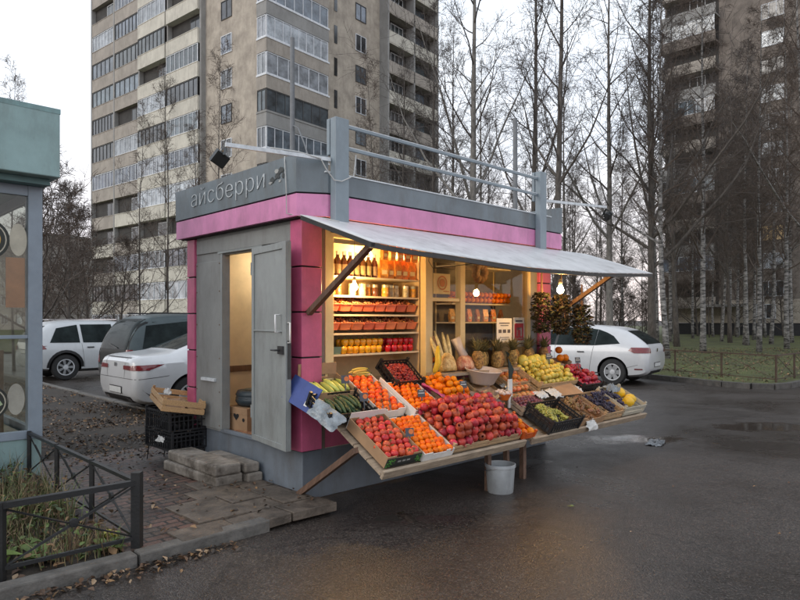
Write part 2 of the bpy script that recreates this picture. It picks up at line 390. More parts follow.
# right-hand lawn with its kerb
lawn_c = [(6.2,18.6),(7.1,16.7),(7.75,15.35),(8.15,14.85),(8.6,14.75),(9.1,15.0),(12,17.6),(16,20.3),(24,24.5),(60,31)]
sheet('lawn', lawn_c+[(90,60),(90,160),(-120,160),(-60,45),(-20,30.5),(0,27),(4.6,22.5)], .10, m_lawn)
b = MB()
pts = [(4.6,22.5)]+lawn_c
for (x0,y0),(x1,y1) in zip(pts, pts[1:]):
    d = math.hypot(x1-x0,y1-y0); k = max(1, round(d/1.0))
    for i in range(min(k, 14)):
        f0, f1 = i/k, (i+1)/k; g = .006/d
        a = (x0+(x1-x0)*(f0+g), y0+(y1-y0)*(f0+g), .055); c = (x0+(x1-x0)*(f1-g), y0+(y1-y0)*(f1-g), .055)
        b.bar(a, c, .14, .15)
tag(b.build('lawn_kerb', mat('dark_kerb_concrete',(.075,.070,.064),.8,var=.4,scale=6,bump=.4,bscale=30,grime=.7)), kind='structure')

# ------------------------------------------------------------------ fallen leaves, grass, weeds (uncountable)
leafs = [mat('dead_leaf_brown', (.10,.055,.03), .6, var=.4, scale=5), mat('dead_leaf_ochre', (.22,.13,.06), .6, var=.4, scale=5),
         mat('dead_leaf_dark', (.04,.028,.02), .5, var=.4, scale=5), mat('dead_leaf_tan', (.30,.21,.13), .6, var=.3, scale=5)]
from mathutils import noise as _mn
mnoise_ = _mn.noise
def leaf(b, p, s, r, mi):
    Q = Euler((r.gauss(0,.35), r.gauss(0,.35), r.uniform(0,6.28))).to_matrix()
    k = r.uniform(.12,.4)*s
    P = [(-s*.6,0,0),(-s*.1,-s*.38,k),(s*.35,-s*.28,k*.7),(s*.7,0,.1*s),(s*.35,s*.28,k*.7),(-s*.1,s*.38,k)]
    b.add([Vector(p)+Q@Vector(q) for q in P], [(0,1,2,3),(0,3,4,5)], mi)
def litter(name, n, fn, z, smin, smax, seed, label, group=None):
    b = MB(); r = random.Random(seed)
    for i in range(n):
        q = fn(r)
        if q is None: continue
        if n > 1000 and mnoise_(Vector((q[0]*.9,q[1]*.9,seed)))+.5*mnoise_(Vector((q[0]*2.7,q[1]*2.7,seed+9))) < r.uniform(-.45,.35): continue
        leaf(b, (q[0], q[1], z+r.uniform(0,.015)), r.uniform(smin, smax), r, r.choices([0,1,2,3],[5,3,5,1])[0])
    return tag(b.build(name, leafs), label, 'leaves', kind='stuff')
def on_k(u0,u1,v0,v1):
    def f(r): p = K(r.uniform(u0,u1), r.uniform(v0,v1)); return (p.x, p.y)
    return f
litter('fallen_leaves', 15000, on_k(-2.6,1.12,2.45,13), .068, .018, .05, 1, 'brown fallen leaves covering the earth strip beside the parked cars')
litter('fallen_leaves', 260, on_k(-1.62,.0,-.3,2.6), .09, .018, .045, 2, 'scattered dead leaves on the brick pavement in front of the kiosk door')
litter('fallen_leaves', 1500, on_k(-4.5,-1.62,-.34,2.6), .07, .03, .075, 3, 'brown leaf litter among the weeds inside the low black fence')
def gutter(r):
    u = -.95-abs(r.gauss(0,1.3)); p = K(u, -.50-abs(r.gauss(0,.09))); return (p.x, p.y)
litter('fallen_leaves', 300, gutter, .008, .012, .045, 4, 'dry leaves drifted in the gutter along the near kerb')
def lawnpt(r):
    x = r.uniform(4,24); y = r.uniform(15,34)
    return (x,y) if (y > 27.5-x*1.6+.5 and y > 15.1+(x-8.6)*.72) and (x*.89+y*.46 > 14.1) else None
litter('fallen_leaves', 9000, lawnpt, .105, .04, .08, 5, 'brown fallen leaves lying on the grass beyond the brown rail fence')
def roadpt(r):
    x = r.uniform(-1,9); y = r.uniform(3.4,14); u, v = (x-OX)*kc+(y-OY)*ks, -(x-OX)*ks+(y-OY)*kc
    return (x,y) if v < -.6 else None
litter('fallen_leaves', 90, roadpt, .006, .012, .03, 6, 'sparse dark leaf scraps on the wet asphalt')

grass_m = [mat('weed_grass_green', (.075,.10,.03), .7, var=.4, scale=3), mat('weed_grass_dry', (.22,.17,.09), .8, var=.35, scale=3),
           mat('weed_grass_brown', (.12,.075,.04), .8, var=.3, scale=3)]
def blade(b, p, h, lean, r, mi, wd=.004):
    a = r.uniform(0,6.28); d = Vector((math.cos(a),math.sin(a),0)); q = Vector((-d.y,d.x,0))*wd; p = Vector(p)
    m1 = p+Vector((0,0,h*.55))+d*lean*.3; t = p+Vector((0,0,h*r.uniform(.7,1)))+d*lean
    b.add([p-q,p+q,m1+q*.7,m1-q*.7,t], [(0,1,2,3),(3,2,4)], mi)
b = MB(); r_ = random.Random(8)
for i in range(6000):
    u = -1.64-abs(r_.gauss(0,1.2)); v = r_.uniform(-.32,2.5)
    if u < -4.5: continue
    cl_ = math.sin(u*5.1+1)*math.sin(v*4.3)+r_.uniform(-.7,.7)
    if cl_ < -.25: continue
    p = K(u,v,.06); h = r_.uniform(.08,.34)*(1.25 if v > .5 else .8)
    blade(b, p, h, h*r_.uniform(.1,.8), r_, r_.choices([0,1,2],[4,4,3])[0], r_.uniform(.002,.005))
for i in range(1500):
    u = -1.64-abs(r_.gauss(0,1.1)); v = r_.uniform(-.32,2.5)
    if u < -4.5: continue
    p = K(u,v,.06+r_.uniform(.01,.20)*(1 if v > .3 else .6)); leaf(b, p, r_.uniform(.02,.05), r_, r_.choices([3,4,5,6],[4,3,2,1])[0])
tag(b.build('weed_grass', grass_m+[mat('weed_leaf_green',(.10,.15,.035),.5,var=.35,scale=8),mat('weed_leaf_dark',(.05,.075,.025),.5,var=.35,scale=8),leafs[0],leafs[1]]), 'tangle of green and dry weeds in the bed behind the low black fence', 'weeds', kind='stuff')
b = MB()
for i in range(9000):
    q = lawnpt(r_)
    if q is None: continue
    h = r_.uniform(.03,.10)
    blade(b, (q[0],q[1],.1), h, h*.6, r_, r_.choices([0,1],[3,2])[0], .006)
tag(b.build('lawn_grass', grass_m), 'short thin grass growing on the lawn around the birches', 'grass', kind='stuff')
def broad_weed(u, v, n, s, label, seed):
    r = random.Random(seed); o = empty('weed_plant', K(u,v,.06), (0,0,r.uniform(0,6)), label, 'weed')
    b = MB()
    for i in range(n):
        a = i*2.4+r.uniform(-.3,.3); el = r.uniform(.35,1.1); L_ = s*r.uniform(.6,1.1); d = Vector((math.cos(a),math.sin(a),0)); q = Vector((-d.y,d.x,0))
        pts = []
        for j in range(6):
            f = j/5; p = d*(L_*f*math.cos(el*(1-.6*f)))+Vector((0,0,L_*f*math.sin(el)*(1-.55*f))); wd = L_*.2*math.sin(math.pi*min(1,f*.92+.06))*(1+.25*(j % 2))
            pts += [p-q*wd+Vector((0,0,wd*.35)), p, p+q*wd+Vector((0,0,wd*.35))]
        b.add(pts, [(3*j,3*j+1,3*j+4,3*j+3) for j in range(5)]+[(3*j+1,3*j+2,3*j+5,3*j+4) for j in range(5)])
    b.build('leaves', mat('weed_leaf_green', (.10,.15,.035), .5, var=.35, scale=8), o, smooth=True)
broad_weed(-2.42,-.06,9,.26,'large pale green leafy weed at the left edge behind the fence rail',1)
broad_weed(-2.1,-.12,8,.2,'small green leafy weed low against the bottom rail of the fence',2)
broad_weed(-1.72,-.22,9,.17,'tuft of green leaves at the foot of the fence corner post',3)
broad_weed(-2.2,.75,10,.24,'bushy green weed in the middle of the bed in front of the teal kiosk',4)
broad_weed(-1.75,1.0,8,.2,'spindly green weed beside the far fence post',5)
for i,(u,v) in enumerate([(-1.655,-.03),(-1.62,-.085)]):
    b = MB(); b.sphere((0,0,.03),.034 if i == 0 else .026,12,8,sc=(1,1,.92)); b.tube([(0,0,.058),(.004,0,.072)],.003,5,mi=1)
    o = b.build('windfall_apple', [mat('yellow_green_apple', (.42,.40,.07), .35, var=.2, scale=14), wood_b], smooth=True); o.location = K(u,v,.085)
    tag(o, ['larger yellow apple lying in the weeds by the fence corner', 'smaller yellow apple touching the larger one in the weeds'][i], 'apple')

# ================================================================== FRUIT KIOSK
kiosk = empty('fruit_kiosk', (OX,OY,0), (0,0,KA), 'grey and pink street kiosk with open door, lit shelves and metal awning', 'kiosk')
b = MB(); b.box(.015,3.84,.015,2.13,0,.44); b.box(-.02,.03,.62,1.42,.44,.475)
b.build('plinth', plinth_m, kiosk, bevel=.006)
# walls
b = MB()
b.box(0,.06,.13,.67,.44,2.49); b.box(0,.06,1.37,1.98,.44,2.49); b.box(.001,.059,.67,1.37,2.27,2.49)   # door wall
b.box(.06,3.84,2.07,2.13,.44,2.49)                                                                  # rear wall
b.box(3.80,3.86,.13,2.07,.44,2.49)                                                                  # far end
b.box(3.47,3.62,0,.06,.44,2.49)
b.build('wall', grey, kiosk)
b = MB(); b.box(-.012,0,1.42,1.97,.46,2.22); b.box(-.012,0,.14,.64,.46,2.22); b.box(-.014,0,.14,1.96,2.31,2.46)
b.build('wall_panel', grey, kiosk, bevel=.004)
b = MB(); b.box(-.035,-.013,1.52,1.82,.955,.985); b.build('ledge', frost, kiosk)
b = MB(); b.box(.26,3.6,.02,.07,.44,1.0); b.build('counter_wall', pink_d, kiosk)
b = MB(); b.box(-.035,.0,.60,1.45,2.285,2.305); b.box(-.03,.06,1.365,1.395,.475,2.285); b.box(-.03,.06,.645,.675,.475,2.285)
b.build('door_frame', grey_d, kiosk)
# interior
b = MB(); b.box(.06,3.80,.07,2.07,.44,.455); b.build('floor', mat('kiosk_floor_board', (.22,.13,.07), .7, var=.3), kiosk)
b = MB(); b.box(.06,3.80,2.05,2.069,.456,2.44); b.box(3.78,3.799,.08,2.05,.456,2.44); b.box(.061,.075,.08,.64,.456,2.44); b.box(.061,.075,1.40,2.05,.456,2.44)
b.build('interior_lining', wall_in, kiosk)
b = MB(); b.box(.08,3.78,2.035,2.049,1.0,1.07); b.build('skirting', wood_b, kiosk)
b = MB(); b.box(.06,3.80,.07,2.07,2.445,2.485); b.build('ceiling', mat('interior_ceiling', (.6,.5,.36), .7), kiosk)
# pillars, built of pink blocks with dark grooves
def pillar(x0,x1,y0,y1,name='corner_pillar'):
    p = MB(); p.box(x0+.012,x1-.012,y0+.012,y1-.012,.44,2.49,1)
    zs = [.44,.86,1.27,1.67,2.07,2.49]
    for a, c in zip(zs, zs[1:]): p.box(x0,x1,y0,y1,a+.007,c-.007,0)
    return p.build(name, [pink_d, black], kiosk, bevel=.004)
pillar(-.03,.19,-.035,.14); pillar(3.62,3.88,-.035,.14); pillar(-.03,.16,1.98,2.15)
# cream window frames
b = MB(); b.box(.19,.25,0,.06,.44,2.47); b.build('post', mat('grey_brown_post', (.20,.16,.13), .6), kiosk)
b = MB(); b.box(.25,.345,-.01,.07,.98,2.47); b.box(1.56,1.665,-.012,.07,.98,2.47); b.box(2.12,2.20,-.01,.07,.98,2.47); b.box(3.39,3.465,-.01,.07,.98,2.47)
b.box(1.665,2.12,0,.05,1.80,1.84); b.box(1.665,2.12,0,.05,.98,1.02); b.box(2.20,3.39,0,.05,.98,1.05); b.box(.345,1.56,.0,.06,2.36,2.47); b.box(1.665,3.39,.0,.06,2.38,2.47)
b.build('window_frame', cream, kiosk, bevel=.004)
b = MB(); b.quad((1.665,.024,1.84),(2.12,.024,1.84),(2.12,.024,2.38),(1.665,.024,2.38)); b.build('pane', glass_k, kiosk)
b = MB(); b.quad((2.20,.024,1.05),(3.39,.024,1.05),(3.39,.024,2.38),(2.20,.024,2.38)); b.build('pane', glass_k, kiosk)
# posters on the glass
def poster(u0,u1,z0,z1,marks,name='poster'):
    p = MB(); p.box(u0,u1,.012,.016,z0,z1,0)
    for (a,c,d,e_,mi) in marks:
        W_, H_ = u1-u0, z1-z0; p.box(u0+a*W_,u0+c*W_,.008,.0115,z0+d*H_,z0+e_*H_,mi)
    return p.build(name, [paper, mat('poster_dark_ink', (.10,.09,.10), .7), mat('poster_red', (.48,.035,.05), .6), mat('poster_yellow', (.72,.55,.25), .6), mat('poster_orange_ink', (.5,.16,.04), .6)], kiosk)
poster(2.80,3.10,1.33,1.62,[(.16,.84,.78,.82,1),(.25,.75,.69,.72,1),(.12,.3,.4,.54,1),(.4,.6,.4,.54,1),(.7,.88,.4,.54,1),(.2,.8,.2,.225,1),(.3,.7,.13,.15,1)])
poster(3.13,3.36,1.27,1.63,[(.1,.9,.22,.80,2),(.2,.8,.86,.91,1),(.35,.65,.58,.66,0),(.25,.40,.36,.66,0),(.6,.75,.36,.66,0),(.2,.8,.27,.31,0),(.15,.85,.1,.13,1)])
p = MB(); p.box(1.70,1.97,.012,.016,1.88,2.10,0)
M_ = Matrix.Translation((1.84,.008,2.0)) @ Matrix.Rotation(R(90),4,'X')
for r0, r1, mi in [(.078,.062,1),(.045,.0,1)]:
    p.lathe([(r0,0),(max(r1,.001),0)],24,M_,mi)
p.box(1.86,1.95,.009,.0115,1.905,1.915,1)
p.build('poster', [MATS['poster_yellow'], MATS['poster_orange_ink']], kiosk)
p = MB()
for v in [.17,.62,1.45,1.95]:
    for z in [.50,.85,1.2,1.55,1.9,2.19]:
        if .66 < v < 1.38: continue
        p.lathe([(.009,0),(.007,.004),(.001,.005)],8,Matrix.Translation((-.0121,v,z)) @ Matrix.Rotation(R(-90),4,'Y'))
p.build('panel_screws', mat('rusty_screw',(.16,.10,.07),.6), kiosk)
# roof fascia: pink band, slate-grey sign band
out = [(-.1,2.27),(-.1,-.06),(.13,-.2),(3.87,-.2),(3.87,2.27)]
def ring(z0, z1, off, skip=(), th=.05):
    p = MB(); n = len(out)
    def offp(i, d):
        a, c, e_ = Vector(out[i-1]), Vector(out[i]), Vector(out[(i+1) % n])
        n1 = Vector(((c-a).y, -(c-a).x)).normalized(); n2 = Vector(((e_-c).y, -(e_-c).x)).normalized()
        m_ = (n1+n2).normalized(); return c + m_*d/max(.3, m_.dot(n1))
    for i in range(n):
        if i in skip: continue
        j = (i+1) % n
        a, c = offp(i,-off), offp(j,-off); a2, c2 = offp(i,-off-th), offp(j,-off-th)
        p.add([(a.x,a.y,z0),(c.x,c.y,z0),(c2.x,c2.y,z0),(a2.x,a2.y,z0),(a.x,a.y,z1),(c.x,c.y,z1),(c2.x,c2.y,z1),(a2.x,a2.y,z1)],
              [(0,1,2,3),(7,6,5,4),(4,5,1,0),(5,6,2,1),(6,7,3,2),(7,4,0,3)])
    return p
ring(2.50,2.692,0).build('pink_band', pink, kiosk, angle=30)
ring(2.692,2.706,.02).build('shadow_gap', black, kiosk)
ring(2.706,3.03,-.006,skip=(2,)).build('sign_band', fasc_m, kiosk)
p = MB(); p.box(.13,3.62,-.206,-.156,2.706,2.88); p.box(3.62,3.876,-.206,-.156,2.706,2.99)
p.box(.10,3.62,-.215,-.15,2.881,2.892,1)
p.build('sign_band', [fasc_m, frost], kiosk)
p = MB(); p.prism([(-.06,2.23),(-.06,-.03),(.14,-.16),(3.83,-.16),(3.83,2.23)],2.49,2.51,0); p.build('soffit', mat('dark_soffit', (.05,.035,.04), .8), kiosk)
p = MB(); p.prism([(-.05,2.22),(-.05,-.02),(.15,-.15),(3.82,-.15),(3.82,2.22)],2.78,2.80,0); p.build('roof', mat('roof_felt', (.10,.10,.10), .9, bump=.3), kiosk)
# sign lettering
def text_mesh(body, size, ext, offset=0, wx=1):
    cu = bpy.data.curves.new('lettering', 'FONT'); cu.body = body; cu.size = size; cu.extrude = ext; cu.offset = offset; cu.resolution_u = 3
    cu.space_character = wx
    o = bpy.data.objects.new('tmp', cu); col.objects.link(o)
    me = bpy.data.meshes.new_from_object(o.evaluated_get(bpy.context.evaluated_depsgraph_get()))
    bpy.data.objects.remove(o); return me
me = text_mesh('айсберри', .25, .003, -.006, 1.0)
xs = [q.co.x for q in me.vertices]; x0, x1 = min(xs), max(xs); sx = 1.45/(x1-x0)
for q in me.vertices: q.co = Vector((-.112, 1.88-(q.co.x-x0)*sx, 2.808+q.co.y*1.0)) + Vector((-q.co.z,0,0))
me.materials.append(mat('faded_white_lettering', (.50,.53,.54), .6, var=.2, scale=12))
o = bpy.data.objects.new('lettering', me); col.objects.link(o); o.parent = kiosk
# smeared painted emblem right of the lettering: three blots with a stalk
p = MB(); r_ = random.Random(3)
for (v, z, a, h_, mi) in [(.30,2.86,.05,.028,0),(.22,2.885,.045,.036,0),(.16,2.925,.04,.03,0),(.235,2.93,.035,.02,1),(.33,2.835,.03,.012,1),(.13,2.88,.02,.03,0),(.18,2.835,.025,.012,1)]:
    P = []
    for i in range(14):
        t = i/14*6.283; k_ = r_.uniform(.6,1.15); P.append((-.1115-.0004*mi-.0008*h_, v+math.cos(t)*a*k_, z+math.sin(t)*h_*k_))
    p.add(P, [tuple(range(14))[::-1]], mi)
p.build('emblem', [mat('emblem_dark', (.055,.06,.06), .7, var=.4, scale=30), mat('emblem_pale', (.38,.38,.36), .7)], kiosk)
# posts and rails on the roof edge
for (u0,u1,zt) in [(.15,.30,3.36),(3.27,3.40,3.39)]:
    p = MB(); p.box(u0,u1,-.285,-.2075,2.44,zt); p.box(u0-.004,u0+.05,-.2,-.16,3.04,zt-.002); p.build('roof_post', post_m, kiosk, bevel=.006)
for z in (3.31,3.115):
    p = MB(); p.bar((.32,-.235,z),(3.27,-.235,z-.005),.024,.024,0); p.bar((.33,-.235,z+.0155),(3.26,-.235,z+.0105),.023,.006,1); p.build('roof_rail', [post_m, frost], kiosk)
def flood(a, c, side):
    p = MB(); p.bar(a, c, .022,.024,1); p.bar(Vector(a)+Vector((0,0,.016)), Vector(c)+Vector((0,0,.016)), .019,.007,1)
    arm = p.build('floodlight_arm', [post_m, frost], kiosk)
    q = MB(); c = Vector(c)
    M = Matrix.Translation(c+Vector((.05*side,-.0,-.11))) @ Euler((R(35),R(-25*side),0)).to_matrix().to_4x4()
    q.obox(M,-.055,.055,-.035,.02,-.05,.05); q.obox(M,-.048,.048,-.041,-.036,-.043,.043); q.obox(M,-.04,.04,.02,.045,-.03,.03)
    q.bar(c+Vector((0,0,-.02)), c+Vector((.05*side,.09,-.11)), .02,.012); q.bar(c+Vector((0,0,-.02)), c+Vector((.05*side,-.07,-.1)), .02,.012)
    q.build('floodlight_head', mat('floodlight_black', (.02,.022,.022), .5), arm)
flood((.14,-.22,2.99),(-.86,-.22,2.93),-1); flood((3.41,-.22,3.06),(4.98,-.22,3.17),1)
p = MB()
p.tube([(-.45,-.2,2.99),(-.2,-.22,3.0),(.02,-.24,2.98),(.07,-.25,2.9),(.12,-.30,2.80),(.20,-.305,2.80),(.34,-.30,2.87),(.42,-.235,3.08)],.006,5)
p.tube([(-.1,.12,3.04),(-.12,.09,2.98),(-.125,.06,2.75),(-.12,.06,2.53),(-.08,-.05,2.50),(.05,-.25,2.47),(.1,-.4,2.43)],.005,5)
p.build('cable', cable_m, kiosk, smooth=True)
# door leaf, swung flat back towards the corner
p = MB(); dl = .75; t_ = .04
p.box(0,dl,-t_,0,0,1.80,0)
for (a,c,z0,z1) in [(0,.05,0,1.8),(dl-.07,dl,0,1.8),(.05,dl-.07,0,.05),(.05,dl-.07,1.74,1.8),(.05,dl-.07,1.02,1.035)]: p.box(a,c,-t_-.012,-t_,z0,z1,0)
door = p.build('door', grey_d, kiosk, bevel=.003)
door.location = (-.035,.69,.475); door.rotation_euler = (0,0,math.atan2(-.745,-.115))
p = MB()
for sgn, yy in ((1,-t_-.012),):
    p.tube([(.64,yy,1.02),(.64,yy-.045,1.02),(.64,yy-.045,1.17),(.64,yy,1.17)],.008,6)
p.tube([(dl+.0,-.03,.93),(dl+.04,-.03,.93),(dl+.04,-.03,1.10),(dl,-.03,1.10)],.008,6)
p.build('handle', white_pl, door, smooth=True)
p = MB(); p.box(.62,.72,-t_-.03,-t_-.012,.83,.90); p.tube([(.66,-t_-.02,.865),(.66,-t_-.07,.865),(.58,-t_-.07,.865)],.009,6); p.box(dl,dl+.006,-.035,-.005,.62,.95)
p.build('lock', mat('dark_lock_metal', (.06,.06,.06), .4, metal=.6), door)
p = MB()
for z in (.2,1.55): p.tube([(-.012,-.045,z),(-.012,-.045,z+.12)],.012,6)
p.build('hinge', grey_d, door)

# awning: sagging painted sheet metal on two wooden struts
nu, nv = 34, 8
def awn(u, f):        # f 0 at wall, 1 outer edge
    U = -.16+(4.5+.16)*u
    z = 2.485-.305*f - .07*math.sin(math.pi*u)*f*f - .003*f*math.sin(u*19)
    return (U, -.20-.90*f-.006*f*math.sin(u*9), z)
p = MB(); o_ = []
for i in range(nu+1):
    for j in range(nv+1): o_.append(awn(i/nu, j/nv))
vs = o_+[(x,y,z-.006) for x,y,z in o_]; N = len(o_); fs = []
for i in range(nu):
    for j in range(nv):
        a = i*(nv+1)+j; fs.append((a,a+1,a+nv+2,a+nv+1)[::-1]); fs.append((N+a,N+a+1,N+a+nv+2,N+a+nv+1))
for i in range(nu): a = i*(nv+1)+nv; fs.append((a,a+nv+1,N+a+nv+1,N+a))
for j in range(nv):
    fs.append((j,j+1,N+j+1,N+j)); a = nu*(nv+1)+j; fs.append((a,a+1,N+a+1,N+a))
p.add(vs, fs)
aw = p.build('awning', mat('pale_awning_sheet', (.60,.60,.60), .36, var=.10, scale=5, grime=.45), kiosk, smooth=True)
p = MB()
for i in range(nu):
    a = Vector(awn(i/nu,1)); c = Vector(awn((i+1)/nu,1)); p.bar(a+Vector((0,.018,-.026)), c+Vector((0,.018,-.026)), .03,.036)
for j in range(nv):
    a = Vector(awn(0,j/nv)); c = Vector(awn(0,(j+1)/nv)); p.bar(a+Vector((.018,0,-.026)), c+Vector((.018,0,-.026)), .03,.036)
p.build('awning_rail', mat('dark_angle_iron', (.05,.05,.05), .5, metal=.5, grime=.5), aw)
for (a, c) in [((.03,-.06,1.66),(.0,-.93,2.19)), ((3.80,-.06,1.60),(3.78,-.98,2.16))]:
    p = MB(); p.bar(a, c, .05,.045); p.build('strut', wood_b, aw)
p = MB()
p.tube([(.3,-.02,2.40),(.7,-.4,2.30),(1.05,-.55,2.27),(1.3,-.3,2.18),(1.62,-.06,2.14),(2.0,-.3,2.2),(2.6,-.5,2.22),(3.2,-.6,2.20)],.004,5)
p.build('lamp_cable', mat('black_cable', (.02,.02,.02), .5), kiosk, smooth=True)

# ------------------------------------------------------------------ hanging bulbs
bulb_w = mat('added_pale_bulb', (1,.80,.52), .3, var=0, emit=330)
def bulb(u, v, z, label, cord, sc=1, m=None):
    o = empty('hanging_bulb', K(u,v,z), (0,0,0), label, 'light bulb')
    q = MB(); q.lathe([(.001,-.034),(.018,-.030),(.029,-.014),(.031,.002),(.025,.020),(.014,.036),(.012,.042)],14); q.build('bulb_glass', m or bulb_m, o, smooth=True); o.scale = (sc,)*3
    q = MB(); q.lathe([(.0125,.0425),(.0165,.044),(.0165,.09),(.006,.096),(.001,.096)],12); q.build('socket', mat('bulb_socket', (.35,.30,.22), .5), o, smooth=True)
    q = MB(); q.tube([(0,0,.096),(.003,.002,.096+cord*.5),(0,0,.096+cord)],.003,5); q.build('cord', MATS['black_cable'], o)
    return o
bulb(3.2,-.6,1.95,'bare lit bulb hanging under the right end of the awning',.15,1.3,mat('lit_orange_bulb', (1,.55,.18), .3, var=0, emit=330))
bulb(.58,-.02,1.91,'bare lit bulb hanging before the jars at the left end of the lit shelves',.45)
bulb(1.05,.30,2.26,'bare lit bulb close under the ceiling above the tall bottles',.08)
bulb(.95,1.62,2.25,'added unseen bulb near the ceiling just inside the open door',.08,1,bulb_w)  # unseen bulb, added to brighten the interior behind the doorway

# ------------------------------------------------------------------ lit shelves inside
shelf = empty('shelf_unit', K(.345,.08,.98), (0,0,KA), 'lit cream shelving full of jars, dried fruit and peppers behind the open left window', 'shelving')
def S(u, v, z): return K(u,v,z)
p = MB()
p.box(0,1.21,.40,.415,0,1.40); p.box(-.008,.0,.0,.4,0,1.40); p.box(1.21,1.218,.0,.4,0,1.40)
p.build('panel', mat('shelf_back_panel', (.56,.40,.22), .7, var=.1), shelf)
SZ = [1.275,1.475,1.655,1.835,2.02]
for z in SZ:
    p = MB(); p.box(.001,1.209,.005,.399,z-.018-.98,z-.98); p.build('shelf_board', shelf_w, shelf)
p = MB(); p.box(.001,1.209,.05,.39,0,.02); p.build('shelf_board', shelf_w, shelf)
r_ = random.Random(21)
def obj_at(me, name, loc, rz, label, cat, group=None, sc=1):
    o = bpy.data.objects.new(name, me); col.objects.link(o); o.location = loc; o.rotation_euler = (0,0,rz); o.scale = (sc,)*3
    return tag(o, label, cat, group)
# top row: tall dark bottles with pale caps, then packets
p = MB(); p.lathe([(.001,0),(.033,0),(.035,.01),(.035,.13),(.028,.16),(.015,.185),(.014,.21)],12,mi=0); p.lathe([(.0355,.02),(.0355,.11)],12,mi=1)
bot = p.mesh('bottle_body',[mat('dark_amber_bottle',(.10,.035,.012),.12,rand=.3),mat('bottle_label',(.20,.13,.06),.6,rand=.3,var=.3,scale=40)],angle=40)
p = MB(); p.lathe([(.017,.2),(.018,.205),(.018,.235),(.001,.236)],12); cap_me = p.mesh('bottle_cap', white_pl, angle=40)
for i in range(8):
    for j in range(2):
        o = obj_at(bot,'bottle',S(.42+i*.078,.13+j*.09,SZ[4]),KA,'dark bottle with a pale cap in the row at the left of the top shelf','bottle','capped dark bottles on the top shelf')
        c_ = bpy.data.objects.new('cap', cap_me); col.objects.link(c_); c_.parent = o
pk = MB(); pk.add([(-.045,-.02,0),(.045,-.02,0),(.045,.02,0),(-.045,.02,0),(-.05,-.028,.09),(.05,-.028,.09),(.05,.028,.09),(-.05,.028,.09),(-.046,-.003,.2),(.046,-.003,.2),(.046,.003,.2),(-.046,.003,.2)],
   [(3,2,1,0),(0,1,5,4),(1,2,6,5),(2,3,7,6),(3,0,4,7),(4,5,9,8),(5,6,10,9),(6,7,11,10),(7,4,8,11),(8,9,10,11)])
pk.box(-.03,.03,-.0285,-.0275,.04,.08,1)
pack = pk.mesh('packet',[mat('orange_packet',(.62,.24,.05),.35,rand=.35,var=.4,scale=22),mat('packet_label',(.75,.6,.35),.5)])
for i in range(5):
    obj_at(pack,'snack_packet',S(1.09+i*.1,.14+.01*(i % 2),SZ[4]),KA+r_.uniform(-.15,.15),'upright orange packet of dried fruit at the right of the top shelf','packet','orange packets on the top shelf',1.05)
for i in range(5):   # row hung above them
    obj_at(pack,'snack_packet',S(1.05+i*.105,.075,2.2),KA+r_.uniform(-.15,.15),'yellow orange packet hanging over the top shelf','packet','packets hanging above the top shelf',.8)
# second shelf: jars
def jar_mesh(nm, r, h, c1, lidc):
    q = MB(); q.lathe([(.001,.002),(r*.9,.0),(r,.012),(r,h*.78),(r*.82,h*.9),(r*.82,h*.92)],14,mi=0)
    return q.mesh(nm, mat(nm+'_content', c1, .12, rand=.25, var=.4, scale=30), angle=40)
jars = [jar_mesh('honey_jar',.036,.11,(.55,.26,.04),0), jar_mesh('pale_jar',.036,.105,(.55,.45,.27),0), jar_mesh('brown_jar',.036,.10,(.16,.07,.03),0)]
q = MB(); q.lathe([(.033,.09),(.035,.092),(.035,.118),(.001,.119)],14); lid_me = q.mesh('jar_lid', mat('jar_lid_metal',(.6,.5,.3),.3,metal=.5,rand=.3), angle=40)
jl = [('honey jar with a metal lid on the second shelf from the top','jars of honey on the second shelf'),('pale cream jar on the second shelf from the top','pale jars on the second shelf'),('small dark brown jar on the second shelf from the top','brown jars on the second shelf')]
for i in range(12):
    k = [0,2,0,1,1,0,2,0,1,1,1,0][i]
    if i in (2,): continue
    o = obj_at(jars[k],'jar',S(.41+i*.098,.13+r_.uniform(-.02,.04),SZ[3]),r_.uniform(0,6),jl[k][0],'jar',jl[k][1])
    c_ = bpy.data.objects.new('lid', lid_me); col.objects.link(c_); c_.parent = o
# third and fourth shelves: tilted orange-red punnets heaped with dried fruit
q = MB(); w_, l_, h_ = .068,.16,.075
q.add([(-w_*.85,-l_*.9,0),(w_*.85,-l_*.9,0),(w_*.85,l_*.9,0),(-w_*.85,l_*.9,0),(-w_,-l_,h_),(w_,-l_,h_),(w_,l_,h_),(-w_,l_,h_)],[(3,2,1,0),(0,1,5,4),(1,2,6,5),(2,3,7,6),(3,0,4,7)])
for (a,c,e_,f_) in [(-w_-.004,w_+.004,-l_-.005,-l_+.002),(-w_-.004,w_+.004,l_-.002,l_+.005)]: q.box(a,c,e_,f_,h_-.008,h_)
pun = q.mesh('punnet', mat('orange_red_punnet',(.72,.20,.10),.4,rand=.15))
def heap_mesh(nm, w, l, h, r0, n, mats, seed):
    q = MB(); r = random.Random(seed)
    for i in range(n):
        x, y = r.uniform(-w,w), r.uniform(-l,l); z = h*(1-(x/w)**2*.6)*(1-(y/l)**2*.5)*r.uniform(.5,1.05)
        q.sphere((x,y,z), r0*r.uniform(.75,1.2), 6,4, r.randrange(len(mats)), (r.uniform(.7,1.3),r.uniform(.7,1.3),r.uniform(.5,.9)))
    return q.mesh(nm, mats, smooth=True)
